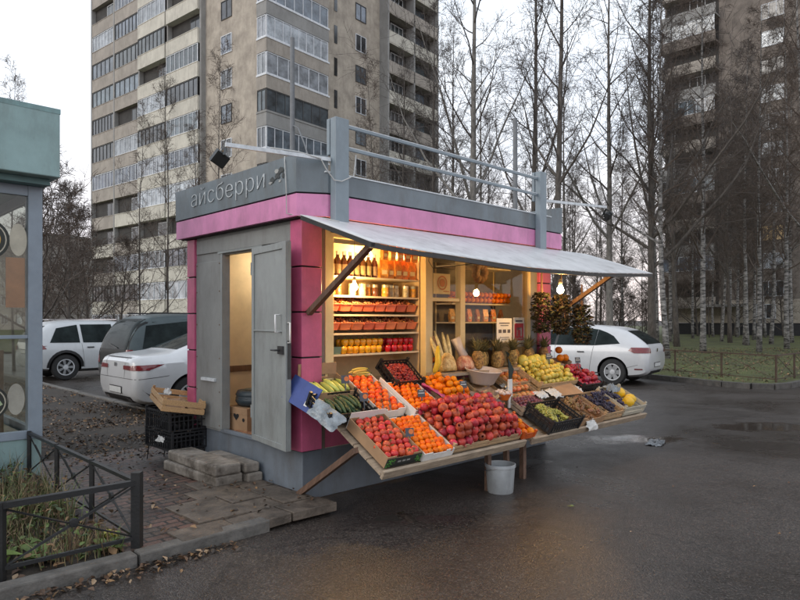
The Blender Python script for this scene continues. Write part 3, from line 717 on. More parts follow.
hp = [heap_mesh('dried_apricots',.06,.145,.06,.014,110,[mat('apricot',(.55,.22,.045),.5),mat('apricot_dark',(.42,.13,.03),.5)],1),
      heap_mesh('dried_dates',.06,.145,.06,.013,120,[mat('date_brown',(.30,.07,.03),.4),mat('date_light',(.42,.14,.05),.4)],2),
      heap_mesh('nuts',.06,.145,.06,.011,140,[mat('nut_tan',(.40,.24,.11),.6),mat('nut_brown',(.26,.13,.05),.6)],3)]
for si, z in ((2,'third'),(1,'fourth')):
    for i in range(8):
        k = r_.randrange(3) if si == 2 else [1,1,2,1,2,1,0,1][i]
        o = empty_m('punnet', KT(.43+i*.148,.26,SZ[si]+.012+ .04,0,R(9)), 'orange red punnet heaped with dried fruit on the %s shelf' % z, 'punnet', 'punnets on the %s shelf' % z)
        a = bpy.data.objects.new('tub', pun); col.objects.link(a); a.parent = o
        a = bpy.data.objects.new('dried_fruit', hp[k]); col.objects.link(a); a.parent = o; a.location = (0,0,.055)
# fifth shelf: bell peppers
def pepper_mesh(nm, c):
    q = MB(); k = 12; prof = [(.004,.0),(.022,-.004),(.032,.012),(.036,.035),(.036,.055),(.028,.070),(.012,.068),(.003,.062)]
    for r0, z in prof:
        for j in range(k):
            a = 6.283*j/k; rr = r0*(1+.13*math.cos(4*a)); q.v.append((rr*math.cos(a),rr*math.sin(a),z))
    for i in range(len(prof)-1):
        for j in range(k): q.f.append((i*k+j,i*k+(j+1)%k,(i+1)*k+(j+1)%k,(i+1)*k+j)); q.m.append(0)
    q.tube([(0,0,.062),(.003,0,.08),(.01,0,.088)],[.007,.004,.005],5,1)
    return q.mesh(nm,[c,mat('pepper_stem',(.09,.16,.03),.5)],smooth=True)
pep_y = pepper_mesh('yellow_pepper', mat('yellow_pepper',(.78,.36,.015),.2,rand=.12,var=.08)); pep_r = pepper_mesh('red_pepper', mat('red_pepper',(.52,.012,.012),.2,rand=.15,var=.08))
for lay in range(2):
    for j in range(2):
        for i in range(7):
            obj_at(pep_y,'bell_pepper',S(.56+i*.075+.03*lay,.12+j*.085+.02*lay,SZ[0]+.005+lay*.068),r_.uniform(0,6),'glossy yellow bell pepper stacked on the lowest lit shelf','bell pepper','yellow bell peppers on the lowest lit shelf',.95)
        for i in range(5):
            obj_at(pep_r,'bell_pepper',S(1.14+i*.078+.03*lay,.12+j*.085+.02*lay,SZ[0]+.005+lay*.066),r_.uniform(0,6),'glossy red bell pepper stacked on the lowest lit shelf','bell pepper','red bell peppers on the lowest lit shelf',.95)
q = MB(); q.add([(-.07,-.1,0),(.07,-.1,0),(.07,.1,0),(-.07,.1,0),(-.08,-.11,.07),(.08,-.11,.07),(.08,.11,.07),(-.08,.11,.07)],[(3,2,1,0),(0,1,5,4),(1,2,6,5),(2,3,7,6),(3,0,4,7)])
tag(q.build('tub', mat('clear_green_tub',(.13,.20,.15),.2)), 'translucent green plastic tub at the left end of the lowest lit shelf', 'tub').matrix_world = KT(.44,.2,SZ[0]+.002)

# behind the right-hand pane: shelf with a long net of oranges, a coil, counter things
rs = empty('display_rack', K(2.25,.35,.98), (0,0,KA), 'inner display rack with three boards behind the right window pane', 'shelving')
for z in (.58,.80,1.24):
    p = MB(); p.box(0,1.12,-.12,.14,z,z+.018); p.build('rack_board', shelf_w, rs)
p = MB(); p.box(0,.02,.141,.149,-.5,1.3); p.box(1.10,1.12,.141,.149,-.5,1.3); p.build('rack_upright', cream, rs); p = MB(); p.box(-.02,1.16,.15,.16,-.5,1.3); p.build('added_backing', mat('added_dark_backing',(.16,.125,.085),.6,var=.35,scale=4), rs)  # dark backing added to make this bay look darker through the pane
m_or = mat('orange_peel',(.78,.21,.004),.4,spec=.3,rand=.18,var=.16,scale=18,bump=.12,bscale=160)
q = MB(); q.sphere((0,0,0),.038,14,10,sc=(1,1,.94)); q.tube([(0,0,.035),(0,0,.0385)],.004,6,mi=1)
or_me = q.mesh('orange',[m_or,mat('fruit_button',(.16,.14,.05),.6)],smooth=True)
mand_m = mat('mandarin_peel',(.80,.155,.003),.36,spec=.3,rand=.16,var=.16,scale=18,bump=.12,bscale=170)
q = MB(); q.lathe([(.001,.021),(.008,.0235),(.02,.0205),(.029,.008),(.031,-.003),(.027,-.015),(.016,-.0235),(.001,-.025)][::-1],13); q.tube([(0,0,.021),(0,0,.026)],.0035,5,mi=1)
mand_me = q.mesh('mandarin',[mand_m,MATS['fruit_button']],smooth=True)
for i in range(15):
    for j in range(2):
        obj_at(or_me,'orange',K(2.25+i*.078+.03*j,.255+.01*j,1.838+j*.066),r_.uniform(0,6),'orange in the two-deep row on the middle rack board behind the right pane','orange','oranges on the rack behind the right pane',.95)
for i in range(7):
    o = obj_at(pack,'snack_packet',K(2.30+i*.155,.28,1.581),KA+r_.uniform(-.3,.3),'dull packet lying on the lower rack board behind the right pane','packet','packets on the lower rack board behind the right pane',.75)
q = MB()
for i in range(9): q.sphere((math.cos(i*.7)*.085,0,math.sin(i*.7)*.085),.05,8,6)
q.tube([(0,0,.08),(0,0,.2)],.004,5)
tag(q.build('braided_garlic', mat('braid_brown',(.30,.15,.06),.6,var=.4), smooth=True), 'round brown braid of onions hanging at the top left behind the right pane', 'onion braid').matrix_world = KT(2.62,.12,2.16)
# things seen through the serving window
q = MB(); q.box(-.17,.17,-.12,.12,0,.075); q.box(-.12,.12,-.10,.02,.075,.095,1); q.add([(-.10,.05,.075),(.10,.05,.075),(.10,.10,.24),(-.10,.10,.24),(-.10,.09,.075),(.10,.09,.075)],[(0,1,2,3),(0,3,4),(1,5,2),(4,3,2,5)],2)
tag(q.build('weighing_scale',[mat('scale_mauve',(.22,.16,.24),.5),metal,blackp],bevel=.006), 'mauve weighing scale standing on the sill of the serving window', 'scale').matrix_world = KT(1.86,.22,1.03)
for i in range(3):
    obj_at(or_me,'orange',K(1.79+.075*i,.19,1.16),0,'orange lying in the pan of the weighing scale','orange','oranges on the weighing scale',.95)
q = MB(); q.lathe([(.001,0),(.035,0),(.038,.01),(.038,.1),(.02,.14),(.014,.17),(.016,.175),(.016,.19),(.001,.191)],14)
tag(q.build('plastic_bottle', mat('cloudy_white_bottle',(.55,.52,.45),.25), angle=40), 'small cloudy white bottle beside the scale in the serving window', 'bottle').matrix_world = KT(2.07,.14,1.03)

# inside the doorway
b = empty('banana_box', K(.36,1.32,.456), (0,0,KA+.06), 'brown cardboard fruit box with cut-out handle inside the doorway', 'box')
p = MB(); p.box(-.26,.26,-.19,.19,0,.235); p.box(-.262,.262,-.192,.192,.17,.24); p.build('carton', carton, b, bevel=.004)
p = MB()
for y in (-.06,.10): pass
M_ = Matrix.Translation((-.2635,0,.15)) @ Matrix.Rotation(R(-90),4,'Y') @ Matrix.Rotation(R(-90),4,'Z')
hrt = [(0,-.045),(.05,.0),(.045,.022),(.02,.026),(0,.012),(-.02,.026),(-.045,.022),(-.05,.0)]
p.add([M_ @ Vector((x,y,0)) for x,y in hrt],[tuple(range(8))]); p.build('hand_hole', black, b)
for y in (-.13,.13): p = MB(); p.add([M_ @ Vector((y+.022*math.cos(t),-.03+.02*math.sin(t),0)) for t in [i*.628 for i in range(10)]],[tuple(range(10))]); p.build('vent_hole', black, b)
q = MB(); q.lathe([(.10,0),(.2,.01),(.24,.045),(.235,.085),(.2,.12),(.12,.13),(.09,.10),(.06,.03)],22); 
for i in range(3): q.tube([(.19*math.cos(t),.19*math.sin(t),.05+.035*i) for t in [j*.33 for j in range(19)]],.048,6)
tag(q.build('rolled_hose', mat('dark_teal_rubber',(.03,.045,.055),.45), smooth=True), 'dark coiled bundle lying on the cardboard box inside the doorway', 'bundle').matrix_world = KT(.36,1.30,.70)
q = MB(); q.box(-.27,.27,-.3,.3,0,.008)
tag(q.build('door_mat', mat('crumpled_cardboard_mat',(.34,.17,.09),.8,var=.4,scale=12,bump=.5,bscale=22)), 'worn reddish cardboard mat on the floor just inside the doorway', 'mat').matrix_world = KT(.34,1.0,.458)

# ================================================================== STREET DISPLAY: sloping tables, crates, fruit
def ST(u, v, dz=0, yaw=0, tilt=TILT):        # a frame lying on the sloping table, dz along its normal
    return KT(u, v, slope_z(v), yaw, tilt) @ Matrix.Translation((0,0,dz))
def table(name, u0, u1, label, legs):
    o = empty(name, K((u0+u1)/2,-.55,slope_z(-.55)-.012), (TILT,0,KA), label, 'display table')
    h = (u1-u0)/2; p = MB()
    for i in range(6): y0 = -.555+i*.185; p.box(-h,h,y0+.004,y0+.181,-.034,-.014)
    p.build('table_boards', wood_t, o)
    p = MB(); p.box(-h,h,-.585,-.556,-.05,.022); p.build('front_rail', wood_t, o, bevel=.003)
    return o
t1 = table('display_table', .0, 1.86, 'long sloping board table carrying the tomatoes, mandarins and pomegranates', 0)
t2 = table('display_table', 1.98, 4.42, 'sloping board table at the far end carrying grapes, plums and apples', 0)
inv = lambda o: (Matrix.Translation(o.location) @ Euler(o.rotation_euler).to_matrix().to_4x4()).inverted()
def legbar(t, a, c, w, h, nm='leg'):
    I = inv(t); p = MB(); p.bar(I @ a, I @ c, w, h); return p.build(nm, wood_b, t)
legbar(t1, K(-.05,-.03,.09), K(-.02,-.76,.57), .06,.045,'brace'); legbar(t1, K(1.47,-.90,0), K(1.50,-.88,.48), .045,.045); legbar(t1, K(1.78,-.90,0), K(1.74,-.90,.48), .045,.045)
legbar(t1, K(.95,-.03,.12), K(.95,-.9,.47), .06,.045,'brace'); legbar(t2, K(2.5,-.03,.2), K(2.5,-.9,.47), .06,.045,'brace'); legbar(t2, K(2.1,-.85,0), K(2.1,-.85,.5), .05,.05)

def crate(M, w, l, h, kind, label, m=None, name=None, cat='crate', group=None, m_in=None):
    nm = name or {'carton':'cardboard_tray','wood':'wooden_crate','plastic':'plastic_crate'}[kind]
    o = empty_m(nm, M, label, cat, group); a, c = w/2, l/2
    if kind == 'carton':
        m = m or carton; t = .006
        p = MB(); p.box(-a,a,-c,c,0,t); p.build('base', m, o)
        for (x0,x1,y0,y1,lo) in [(-a,-a+t,-c,c,0),(a-t,a,-c,c,0),(-a+t,a-t,-c,-c+t,1),(-a+t,a-t,c-t,c,1)]:
            p = MB(); p.box(x0,x1,y0,y1,t,h*(.8 if lo else 1)); 
            if lo:
                p.box(x0,x0+.09,y0,y1,h*.8,h); p.box(x1-.09,x1,y0,y1,h*.8,h)
            p.build('side_panel', m, o)
    elif kind == 'wood':
        m = m or wood_l; t = .007
        p = MB()
        for i in range(5): p.box(-a+t,a-t,-c+t+i*(l-2*t)/5+.004,-c+t+(i+1)*(l-2*t)/5-.004,0,.006)
        p.build('base', m, o)
        sh = h*.42
        for (x0,x1,y0,y1) in [(-a,-a+t,-c,c),(a-t,a,-c,c),(-a+t,a-t,-c,-c+t),(-a+t,a-t,c-t,c)]:
            p = MB(); p.box(x0,x1,y0,y1,.004,sh); p.box(x0,x1,y0,y1,h-sh-.004,h-.004); p.build('side_panel', m, o, bevel=.0015)
        for sx in (-1,1):
            for sy in (-1,1):
                p = MB(); X, Y = sx*(a-t-.001), sy*(c-t-.001); q = [(X,Y),(X-sx*.03,Y),(X,Y-sy*.03)]
                p.prism(q if sx*sy > 0 else q[::-1], .006, h+.02); p.build('corner_post', m, o)
    else:
        m = m or blackp; t = .008
        p = MB(); p.box(-a,a,-c,c,0,.006); p.build('base', m, o)
        def panel(P0, P1):
            p = MB(); P0 = Vector(P0); P1 = Vector(P1); L_ = (P1-P0).length
            up = Vector((0,0,1)); k = max(3, int(L_/.045))
            for z in (.008, h*.5, h-.014): p.bar(P0+up*z, P1+up*z, t, .018 if z != h*.5 else .010)
            p.bar(P0+up*(h-.05), P1+up*(h-.05), t*.9, .02)
            for i in range(k+1):
                q = P0.lerp(P1, i/k); p.bar(q+up*.017, q+up*(h-.023), t*.9, .013, up=(1,.01,0))
            p.build('side_panel', m, o)
        panel((-a,-c,0),(a,-c,0)); panel((-a,c,0),(a,c,0)); panel((-a,-c,0),(-a,c,0)); panel((a,-c,0),(a,c,0))
        for sx in (-1,1):
            for sy in (-1,1):
                p = MB(); p.box(sx*a-.012,sx*a+.012,sy*c-.012,sy*c+.012,0,h+.02); p.build('corner_post', m, o)
    return o
from mathutils import noise as mnoise
VAR = {}
def variants(me, n=4, amp=.07):
    if me.name in VAR: return VAR[me.name]
    out_ = [me]; sz = max(v_.co.length for v_ in me.vertices)
    for k in range(1, n):
        c_ = me.copy(); off = Vector((k*7.3,k*3.1,k*5.7))
        for v_ in c_.vertices:
            d_ = mnoise.noise(v_.co*(1.1/sz)+off)*amp+mnoise.noise(v_.co*(2.6/sz)+off)*amp*.45
            v_.co = Vector((v_.co.x*(1+d_), v_.co.y*(1+d_), v_.co.z*(1+d_*.8+(.05 if k % 2 else -.05))))
        out_.append(c_)
    VAR[me.name] = out_
    return out_
def fill(M, w, l, r, me, name, label, cat, group, layers=1, z0=.01, heap=0., seed=1, jit=.12, upright=False, sq=1., drop=0., scv=.13, limit=999):
    q = random.Random(seed); out_ = []; dx = r*2.0; dy = r*1.76
    for k in range(layers):
        ww, ll = w/2-r*(1+.75*k), l/2-r*(1+.75*k)
        ny = max(1, int(2*ll/dy)+1)
        for j in range(ny):
            y = -ll+j*(2*ll/max(1,ny-1)) if ny > 1 else 0
            nx = max(1, int(2*ww/dx)+1-(j+k) % 2)
            sx = (j+k) % 2*r
            for i in range(nx):
                x = -ww+sx+i*((2*ww-2*sx)/max(1,nx-1)) if nx > 1 else 0
                if q.random() < drop*(k > 0): continue
                hz = heap*(1-(x/max(w/2,.01))**2)*(1-.6*(y/max(l/2,.01))**2)
                z = z0+r*sq+k*r*1.45+hz+q.gauss(0,r*.06)
                rot = Euler((q.gauss(0,.5) if upright else q.uniform(0,6.28), q.gauss(0,.5) if upright else q.uniform(-1.2,1.2), q.uniform(0,6.28))).to_matrix().to_4x4()
                o = bpy.data.objects.new(name, q.choice(variants(me))); col.objects.link(o)
                o.matrix_world = M @ Matrix.Translation((x+q.gauss(0,r*jit),y+q.gauss(0,r*jit),z)) @ rot @ Matrix.Scale(1+q.uniform(-scv,scv),4)
                tag(o, label, cat, group); out_.append(o)
                if len(out_) >= limit: return out_
    return out_
# fruit meshes
def bumpy(nm, prof, k, mats, lob=0, amp=0, stem=None):
    q = MB()
    for r0, z in prof:
        for j in range(k):
            a = 6.283*j/k; rr = r0*(1+amp*math.cos(lob*a)); q.v.append((rr*math.cos(a),rr*math.sin(a),z))
    for i in range(len(prof)-1):
        for j in range(k): q.f.append((i*k+j,i*k+(j+1)%k,(i+1)*k+(j+1)%k,(i+1)*k+j)); q.m.append(0)
    if stem: stem(q)
    return q.mesh(nm, mats, smooth=True)
green_st = mat('green_stalk', (.07,.12,.03), .6)
def calyx(q):
    for i in range(5):
        a = i*1.257; d = Vector((math.cos(a),math.sin(a),0)); e_ = Vector((-d.y,d.x,0))*.004
        q.add([Vector((0,0,.0275)),d*.012+e_+Vector((0,0,.030)),d*.022+Vector((0,0,.026)),d*.012-e_+Vector((0,0,.030))],[(0,1,2,3)],1)
    q.tube([(0,0,.026),(.002,0,.036)],.0025,5,1)
tom_prof = [(.001,-.028),(.016,-.027),(.029,-.016),(.0345,.0),(.031,.016),(.018,.027),(.007,.027),(.001,.024)]
tom_me = bumpy('tomato', tom_prof, 14, [mat('pink_red_tomato',(.56,.04,.03),.27,rand=.22,var=.22,scale=20,spec=.32,c2=(.60,.09,.045)),green_st],5,.02,calyx)
tomo_me = bumpy('tomato', tom_prof, 14, [mat('orange_red_tomato',(.80,.07,.008),.26,spec=.32,rand=.15,var=.16,scale=18,c2=(.84,.17,.02)),green_st],5,.02,calyx)
def crown(q):
    k = 12; o = len(q.v)
    for r0, z, al in [(.010,.034,0),(.009,.044,0),(.014,.056,1)]:
        for j in range(k):
            a = 6.283*j/k; rr = r0*(1+(.25 if j % 2 else -.1)*al); q.v.append((rr*math.cos(a),rr*math.sin(a),z-(.007*al if j % 2 == 0 else 0)))
    for i in range(2):
        for j in range(k): q.f.append((o+i*k+j,o+i*k+(j+1)%k,o+(i+1)*k+(j+1)%k,o+(i+1)*k+j)); q.m.append(1)
pom_prof = [(.001,-.036),(.018,-.034),(.036,-.018),(.0425,.0),(.039,.018),(.024,.031),(.011,.036)]
pom_me = bumpy('pomegranate', pom_prof, 12, [mat('pomegranate_skin',(.38,.016,.024),.32,rand=.32,var=.4,scale=18,spec=.32,c2=(.48,.06,.04),bump=.1,bscale=40),mat('pomegranate_crown',(.36,.10,.07),.5,var=.3)],6,.03,crown)
def stem(q): q.tube([(0,0,.018),(.003,0,.036)],.002,5,1)
app_prof = [(.001,-.022),(.010,-.027),(.024,-.022),(.034,-.004),(.0365,.010),(.031,.024),(.017,.030),(.006,.024),(.001,.018)]
appy_me = bumpy('apple', app_prof, 14, [mat('green_yellow_apple',(.52,.50,.06),.28,rand=.16,var=.22,scale=14,c2=(.62,.44,.10)),wood_b],5,.015,stem)
appr_me = bumpy('apple', app_prof, 14, [mat('dark_red_apple',(.34,.02,.03),.25,rand=.25,var=.4,scale=16),wood_b],5,.015,stem)
appb_me = bumpy('apple', app_prof, 14, [mat('blush_apple',(.62,.38,.12),.3,rand=.15,var=.3,scale=10,c2=(.62,.14,.06)),wood_b],5,.015,stem)
lem_prof = [(.001,-.05),(.008,-.047),(.014,-.040),(.030,-.025),(.037,.0),(.030,.025),(.013,.041),(.006,.046),(.001,.048)]
lem_me = bumpy('lemon', lem_prof, 12, [mat('lemon_peel',(.76,.50,.02),.35,rand=.10,var=.1,scale=14,bump=.15,bscale=120)])
pomelo_me = bumpy('pomelo', [(.001,-.065),(.03,-.062),(.062,-.035),(.07,.0),(.058,.035),(.03,.062),(.012,.070),(.001,.070)], 16, [mat('pomelo_peel',(.58,.52,.10),.4,rand=.1,var=.15,bump=.15,bscale=100)])
plum_me = bumpy('plum', [(.001,-.026),(.012,-.024),(.021,-.010),(.022,.004),(.016,.020),(.001,.026)], 10, [mat('plum_skin',(.075,.018,.045),.4,rand=.4,var=.4,scale=20,c2=(.20,.05,.06))])
mango_me = bumpy('mango', [(.001,-.055),(.018,-.050),(.036,-.02),(.038,.01),(.028,.04),(.010,.055),(.001,.056)], 12, [mat('mango_skin',(.50,.24,.04),.35,rand=.15,var=.3,scale=10,c2=(.45,.10,.03))])
def gourd(nm, L_, r0, m, seed, bend=.02, k=10):
    q = MB(); r = random.Random(seed); pts = []; rad = []
    for i in range(11):
        f = i/10; pts.append((L_*(f-.5), bend*math.sin(math.pi*f), 0)); rad.append(r0*max(.12, math.sin(math.pi*min(1,max(0,f*.94+.03)))**.35)*(1+.06*f))
    q.tube(pts, rad, k, 0); q.tube([(L_*.5,0,0),(L_*.5+.022,0,.003)],[r0*.35,r0*.3],6,1)
    return q.mesh(nm, [m, green_st], smooth=True)
zuc_me = gourd('zucchini', .21,.027, mat('pale_yellow_green_marrow',(.42,.46,.10),.35,rand=.25,var=.25,scale=5,stretch=(3,25,25)),1,.012)
cuc_me = gourd('cucumber', .19,.017, mat('dark_green_cucumber',(.030,.065,.022),.35,rand=.35,var=.4,scale=10,bump=.6,bscale=90),2,.016)

# --- front row
M_ = ST(.23,-.79); crate(M_,.38,.52,.10,'carton','grey-brown cardboard tray of pinkish tomatoes at the near front corner of the stall',carton)
fill(M_ @ Matrix.Translation((0,0,.006)),.365,.50,.0345,tom_me,'tomato','pinkish red tomato in the cardboard tray at the near front corner','tomato','pinkish tomatoes in the near corner tray',seed=1,heap=.012,z0=.035)
p = MB(); p.box(-.19,.19,-.266,-.261,.0,.085,0)
for i in range(74):
    a = rnd.choice([-.15,.15])+rnd.uniform(-.04,.04); z = rnd.uniform(.01,.08); s = rnd.uniform(.006,.013); t = rnd.uniform(0,6)
    p.add([(a+s*math.cos(t+k*2.1),-.268-.001*(i % 3),z+s*.6*math.sin(t+k*2.1)) for k in range(3)],[(0,1,2)],1+(i % 2))
for x in (-.07,-.02,.03): p.box(x,x+.035,-.2675,-.2665,.04,.055,3)
o = p.build('printed_front_panel', [mat('dark_printed_card',(.03,.032,.03),.5), mat('printed_green',(.05,.28,.04),.5), mat('printed_light_green',(.16,.45,.08),.5), mat('print_grey',(.3,.3,.28),.6)])
o.parent = [x for x in col.objects if x.get('label','').startswith('grey-brown cardboard tray of pinkish')][0]
p = MB(); p.box(-.19,.19,.262,.266,.0,.15); o = p.build('liner_card', carton_w); o.parent = [x for x in col.objects if x.get('label','').startswith('grey-brown cardboard tray of pinkish')][0]
M_ = ST(.62,-.82); crate(M_,.36,.50,.08,'carton','white-edged tray of small mandarins in the front row beside the pink tomatoes',carton_w)
fill(M_,.35,.49,.029,mand_me,'mandarin','small bright mandarin in the white-edged front tray','mandarin','mandarins in the white-edged front tray',seed=2,z0=.035,heap=.01)
M_ = ST(1.31,-.775); crate(M_,.98,.56,.075,'wood','wide low wooden tray heaped with pomegranates in the front row')
fill(M_,.98,.56,.042,pom_me,'pomegranate','pomegranate in the big heap at the front of the stall','pomegranate','pomegranates heaped in the wide front tray',layers=3,seed=3,z0=.02,heap=.045,drop=.12,jit=.2)
M_ = ST(1.92,-.90); crate(M_,.18,.30,.07,'plastic','small orange plastic box of oranges at the right end of the pomegranate tray',mat('orange_red_plastic',(.55,.10,.02),.4))
fill(M_,.18,.30,.034,or_me,'orange','yellow orange in the small plastic box next to the pomegranates','orange','oranges in the small orange box',seed=4,z0=.02)
# --- middle row
M_ = KT(.15,-.13,.93,0,R(22)); b_ = crate(M_,.44,.34,.13,'carton','open cardboard box of pale marrows with a blue lid flap at the near end',carton)
p = MB(); p.obox(Matrix.Translation((-.222,0,.125)) @ Matrix.Rotation(R(28),4,'Y') @ Matrix.Rotation(R(-6),4,'X'),-.006,0,-.19,.19,-.20,.03,0)
p.obox(Matrix.Translation((-.222,0,.125)) @ Matrix.Rotation(R(28),4,'Y') @ Matrix.Rotation(R(-6),4,'X'),-.0075,-.0065,-.13,-.09,-.16,-.12,1)
p.build('lid_flap', [carton_blue, paper], b_)
p = MB(); p.obox(Matrix.Translation((0,.17,.13)) @ Matrix.Rotation(R(-18),4,'X'),-.21,.21,-.003,.003,0,.10); p.build('lid_flap', carton, b_)
for k in range(2):
    for i in range(6):
        o = bpy.data.objects.new('marrow', zuc_me); col.objects.link(o); tag(o,'pale yellow-green marrow in the cardboard box with the blue flap','marrow','pale marrows in the blue-flapped box')
        o.matrix_world = M_ @ Matrix.Translation((-.165+i*.064+.02*k,-.01+rnd.uniform(-.02,.02),.05+.045*k)) @ Euler((rnd.uniform(0,6),rnd.uniform(-.08,.08),R(90)+rnd.uniform(-.14,.14))).to_matrix().to_4x4()
M_ = ST(.09,-.40,.02); b_ = crate(M_,.48,.30,.11,'plastic','black plastic crate of dark cucumbers at the near end of the stall')
for k in range(3):
    for i in range(8):
        o = bpy.data.objects.new('cucumber', cuc_me); col.objects.link(o); tag(o,'dark green cucumber in the black crate at the near end','cucumber','cucumbers in the black crate')
        o.matrix_world = M_ @ Matrix.Translation((-.19+i*.047+rnd.uniform(-.01,.01)+.02*(k%2),rnd.uniform(-.03,.03),.03+.03*k)) @ Euler((rnd.uniform(0,6),rnd.uniform(-.1,.1),R(90)+rnd.uniform(-.25,.25))).to_matrix().to_4x4()
def bag(M, w, l, h, m, label, seed, name='plastic_bag', cat='plastic bag', n=9, drape=.0):
    p = MB(); r = random.Random(seed); N = n
    for i in range(N+1):
        for j in range(N+1):
            x, y = (i/N-.5)*w, (j/N-.5)*l
            e_ = max(abs(x)/(w/2),abs(y)/(l/2))
            p.v.append((x+r.gauss(0,w*.025),y+r.gauss(0,l*.025),h*(1-e_**2)+r.gauss(0,h*.16+.004)-drape*max(0,e_-.5)))
    for i in range(N):
        for j in range(N): p.f.append((i*(N+1)+j,(i+1)*(N+1)+j,(i+1)*(N+1)+j+1,i*(N+1)+j+1)); p.m.append(0)
    o = p.build(name, m, smooth=True); o.matrix_world = M
    return tag(o, label, cat)
film = mat('milky_plastic_film',(.22,.25,.27),.14,var=.5,scale=9,bump=.6,bscale=24)
bag(ST(-.17,-.50,.10,R(18)) @ Matrix.Rotation(R(-48),4,'Y'),.16,.30,.02,film,'milky plastic film hanging over the near end of the cucumber crate',1)
M_ = ST(.58,-.27); crate(M_,.32,.56,.09,'carton','long white-edged tray of orange-red tomatoes behind the pink ones',carton_w)
fill(M_,.31,.54,.0335,tomo_me,'tomato','bright orange-red tomato in the long middle tray','tomato','orange-red tomatoes in the long middle tray',seed=5,z0=.035,heap=.01)
M_ = ST(.60,-.03,.10)
for i in range(7):
    o = bpy.data.objects.new('yellow_bean_pod', gourd('yellow_bean_pod',.2,.012,mat('yellow_pod',(.55,.40,.08),.5,rand=.2),i,.01)) if i == 0 else bpy.data.objects.new('yellow_bean_pod', o.data)
    col.objects.link(o); o.matrix_world = M_ @ Matrix.Translation((rnd.uniform(-.04,.04),-.03+i*.012,.015*(i % 3))) @ Euler((0,0,rnd.uniform(-.2,.2))).to_matrix().to_4x4(); tag(o,'yellow pod lying across the top of the orange-red tomatoes','bean pod','yellow pods above the tomatoes')
M_ = ST(.98,-.37); crate(M_,.40,.46,.09,'carton','white-edged tray of mandarins between the orange-red tomatoes and the oranges',carton_w)
fill(M_,.39,.45,.029,mand_me,'mandarin','mandarin in the middle tray left of the oranges','mandarin','mandarins in the middle tray',seed=6,z0=.04,heap=.015)
p = MB(); p.box(-.004,.004,-.27,.27,.02,.12); tag(p.build('divider_card', carton_w),'white card strip standing between the tomatoes and the middle mandarins','card').matrix_world = ST(.765,-.36,0,0) 
M_ = ST(1.50,-.30); crate(M_,.50,.42,.10,'carton','cardboard box of large oranges in the middle of the stall',carton)
fill(M_,.48,.40,.038,or_me,'orange','large orange in the cardboard box in the middle of the stall','orange','oranges in the middle cardboard box',layers=2,seed=7,z0=.03,heap=.02,drop=.2)
bag(ST(1.21,-.40,.10,R(25)) @ Matrix.Rotation(R(30),4,'Y'),.14,.30,.03,mat('magenta_tissue_paper',(.50,.07,.22),.6,var=.2),'crumpled magenta tissue paper along the left edge of the orange box',2,'tissue_paper','paper')
M_ = KT(1.07,-.10,1.03,0,R(40)); crate(M_,.36,.30,.11,'plastic','black plastic crate of dark red berries tilted against the counter below the shelves')
q = heap_mesh('berries',.155,.125,.05,.014,420,[mat('dark_red_berry',(.22,.012,.014),.28,var=.3),mat('red_berry',(.34,.03,.02),.28)],9)
o = bpy.data.objects.new('dark_red_berries', q); col.objects.link(o); o.matrix_world = M_ @ Matrix.Translation((0,0,.05)); tag(o,'mass of small dark red berries filling the tilted black crate','berries',kind='stuff')
# white basin
q = MB(); q.lathe([(.001,.0),(.12,.0),(.13,.01),(.195,.145),(.205,.15),(.200,.156),(.188,.148),(.125,.02),(.001,.016)],28)
tag(q.build('basin', mat('pinkish_white_plastic',(.66,.56,.50),.35,var=.05), angle=50), 'round pinkish white plastic basin standing behind the pomegranates', 'basin').matrix_world = ST(2.12,-.30,.063,0,R(8))
M_ = ST(2.12,-.30); crate(M_,.34,.36,.045,'wood','wooden crate turned over under the white basin')
# flat packs
for i in range(4):
    bag(ST(1.86+.045*(i % 2),-.52,.03+i*.035,R(-12+9*i)),.34,.22,.03,mat('grey_flat_pack_%d' % (i % 2),[(.34,.27,.23),(.16,.12,.10)][i % 2],.35,var=.4,scale=14,bump=.3),'%s wrapped flat pack in the pile beside the white basin' % ['lowest dark','second','third','topmost greyish'][i],20+i,'flat_pack','packet',6)
q = MB(); q.lathe([(.001,0),(.06,0),(.09,.06),(.093,.065),(.085,.062),(.055,.01),(.001,.01)],20)
tag(q.build('orange_bowl', mat('translucent_orange_plastic',(.60,.14,.02),.3), angle=50),'small orange plastic bowl of garlic beside the price post','bowl').matrix_world = ST(2.06,-.62,.10,0,R(4))
gar = bumpy('garlic_bulb',[(.001,-.014),(.018,-.013),(.026,.0),(.018,.014),(.006,.024),(.004,.034),(.001,.035)],12,[mat('garlic_skin',(.62,.50,.44),.5,rand=.1,var=.15)],6,.08)
fill(ST(2.06,-.62,.14,0,R(4)),.15,.15,.024,gar,'garlic_bulb','white garlic bulb in the small orange bowl','garlic','garlic bulbs in the orange bowl',seed=3)
# price post with dark flag
o = empty('price_post', K(2.20,-.62,slope_z(-.62)), (0,0,KA), 'white price post topped by a dark green flag standing among the crates','price sign')
p = MB(); p.box(-.032,.032,-.008,.008,.0,.30); p.build('post', carton_w, o)
p = MB(); p.add([(-.012,0,.26),(.03,0,.30),(.055,-.01,.40),(-.02,.01,.52),(-.06,.02,.60),(-.02,-.01,.57)],[(0,1,2,3),(3,4,5)]); p.add([(-.012,.006,.26),(.03,.006,.30),(.055,-.004,.40),(-.02,.016,.52)],[(0,1,2,3)]); p.build('flag', mat('dark_green_black_plastic',(.012,.02,.014),.5), o)
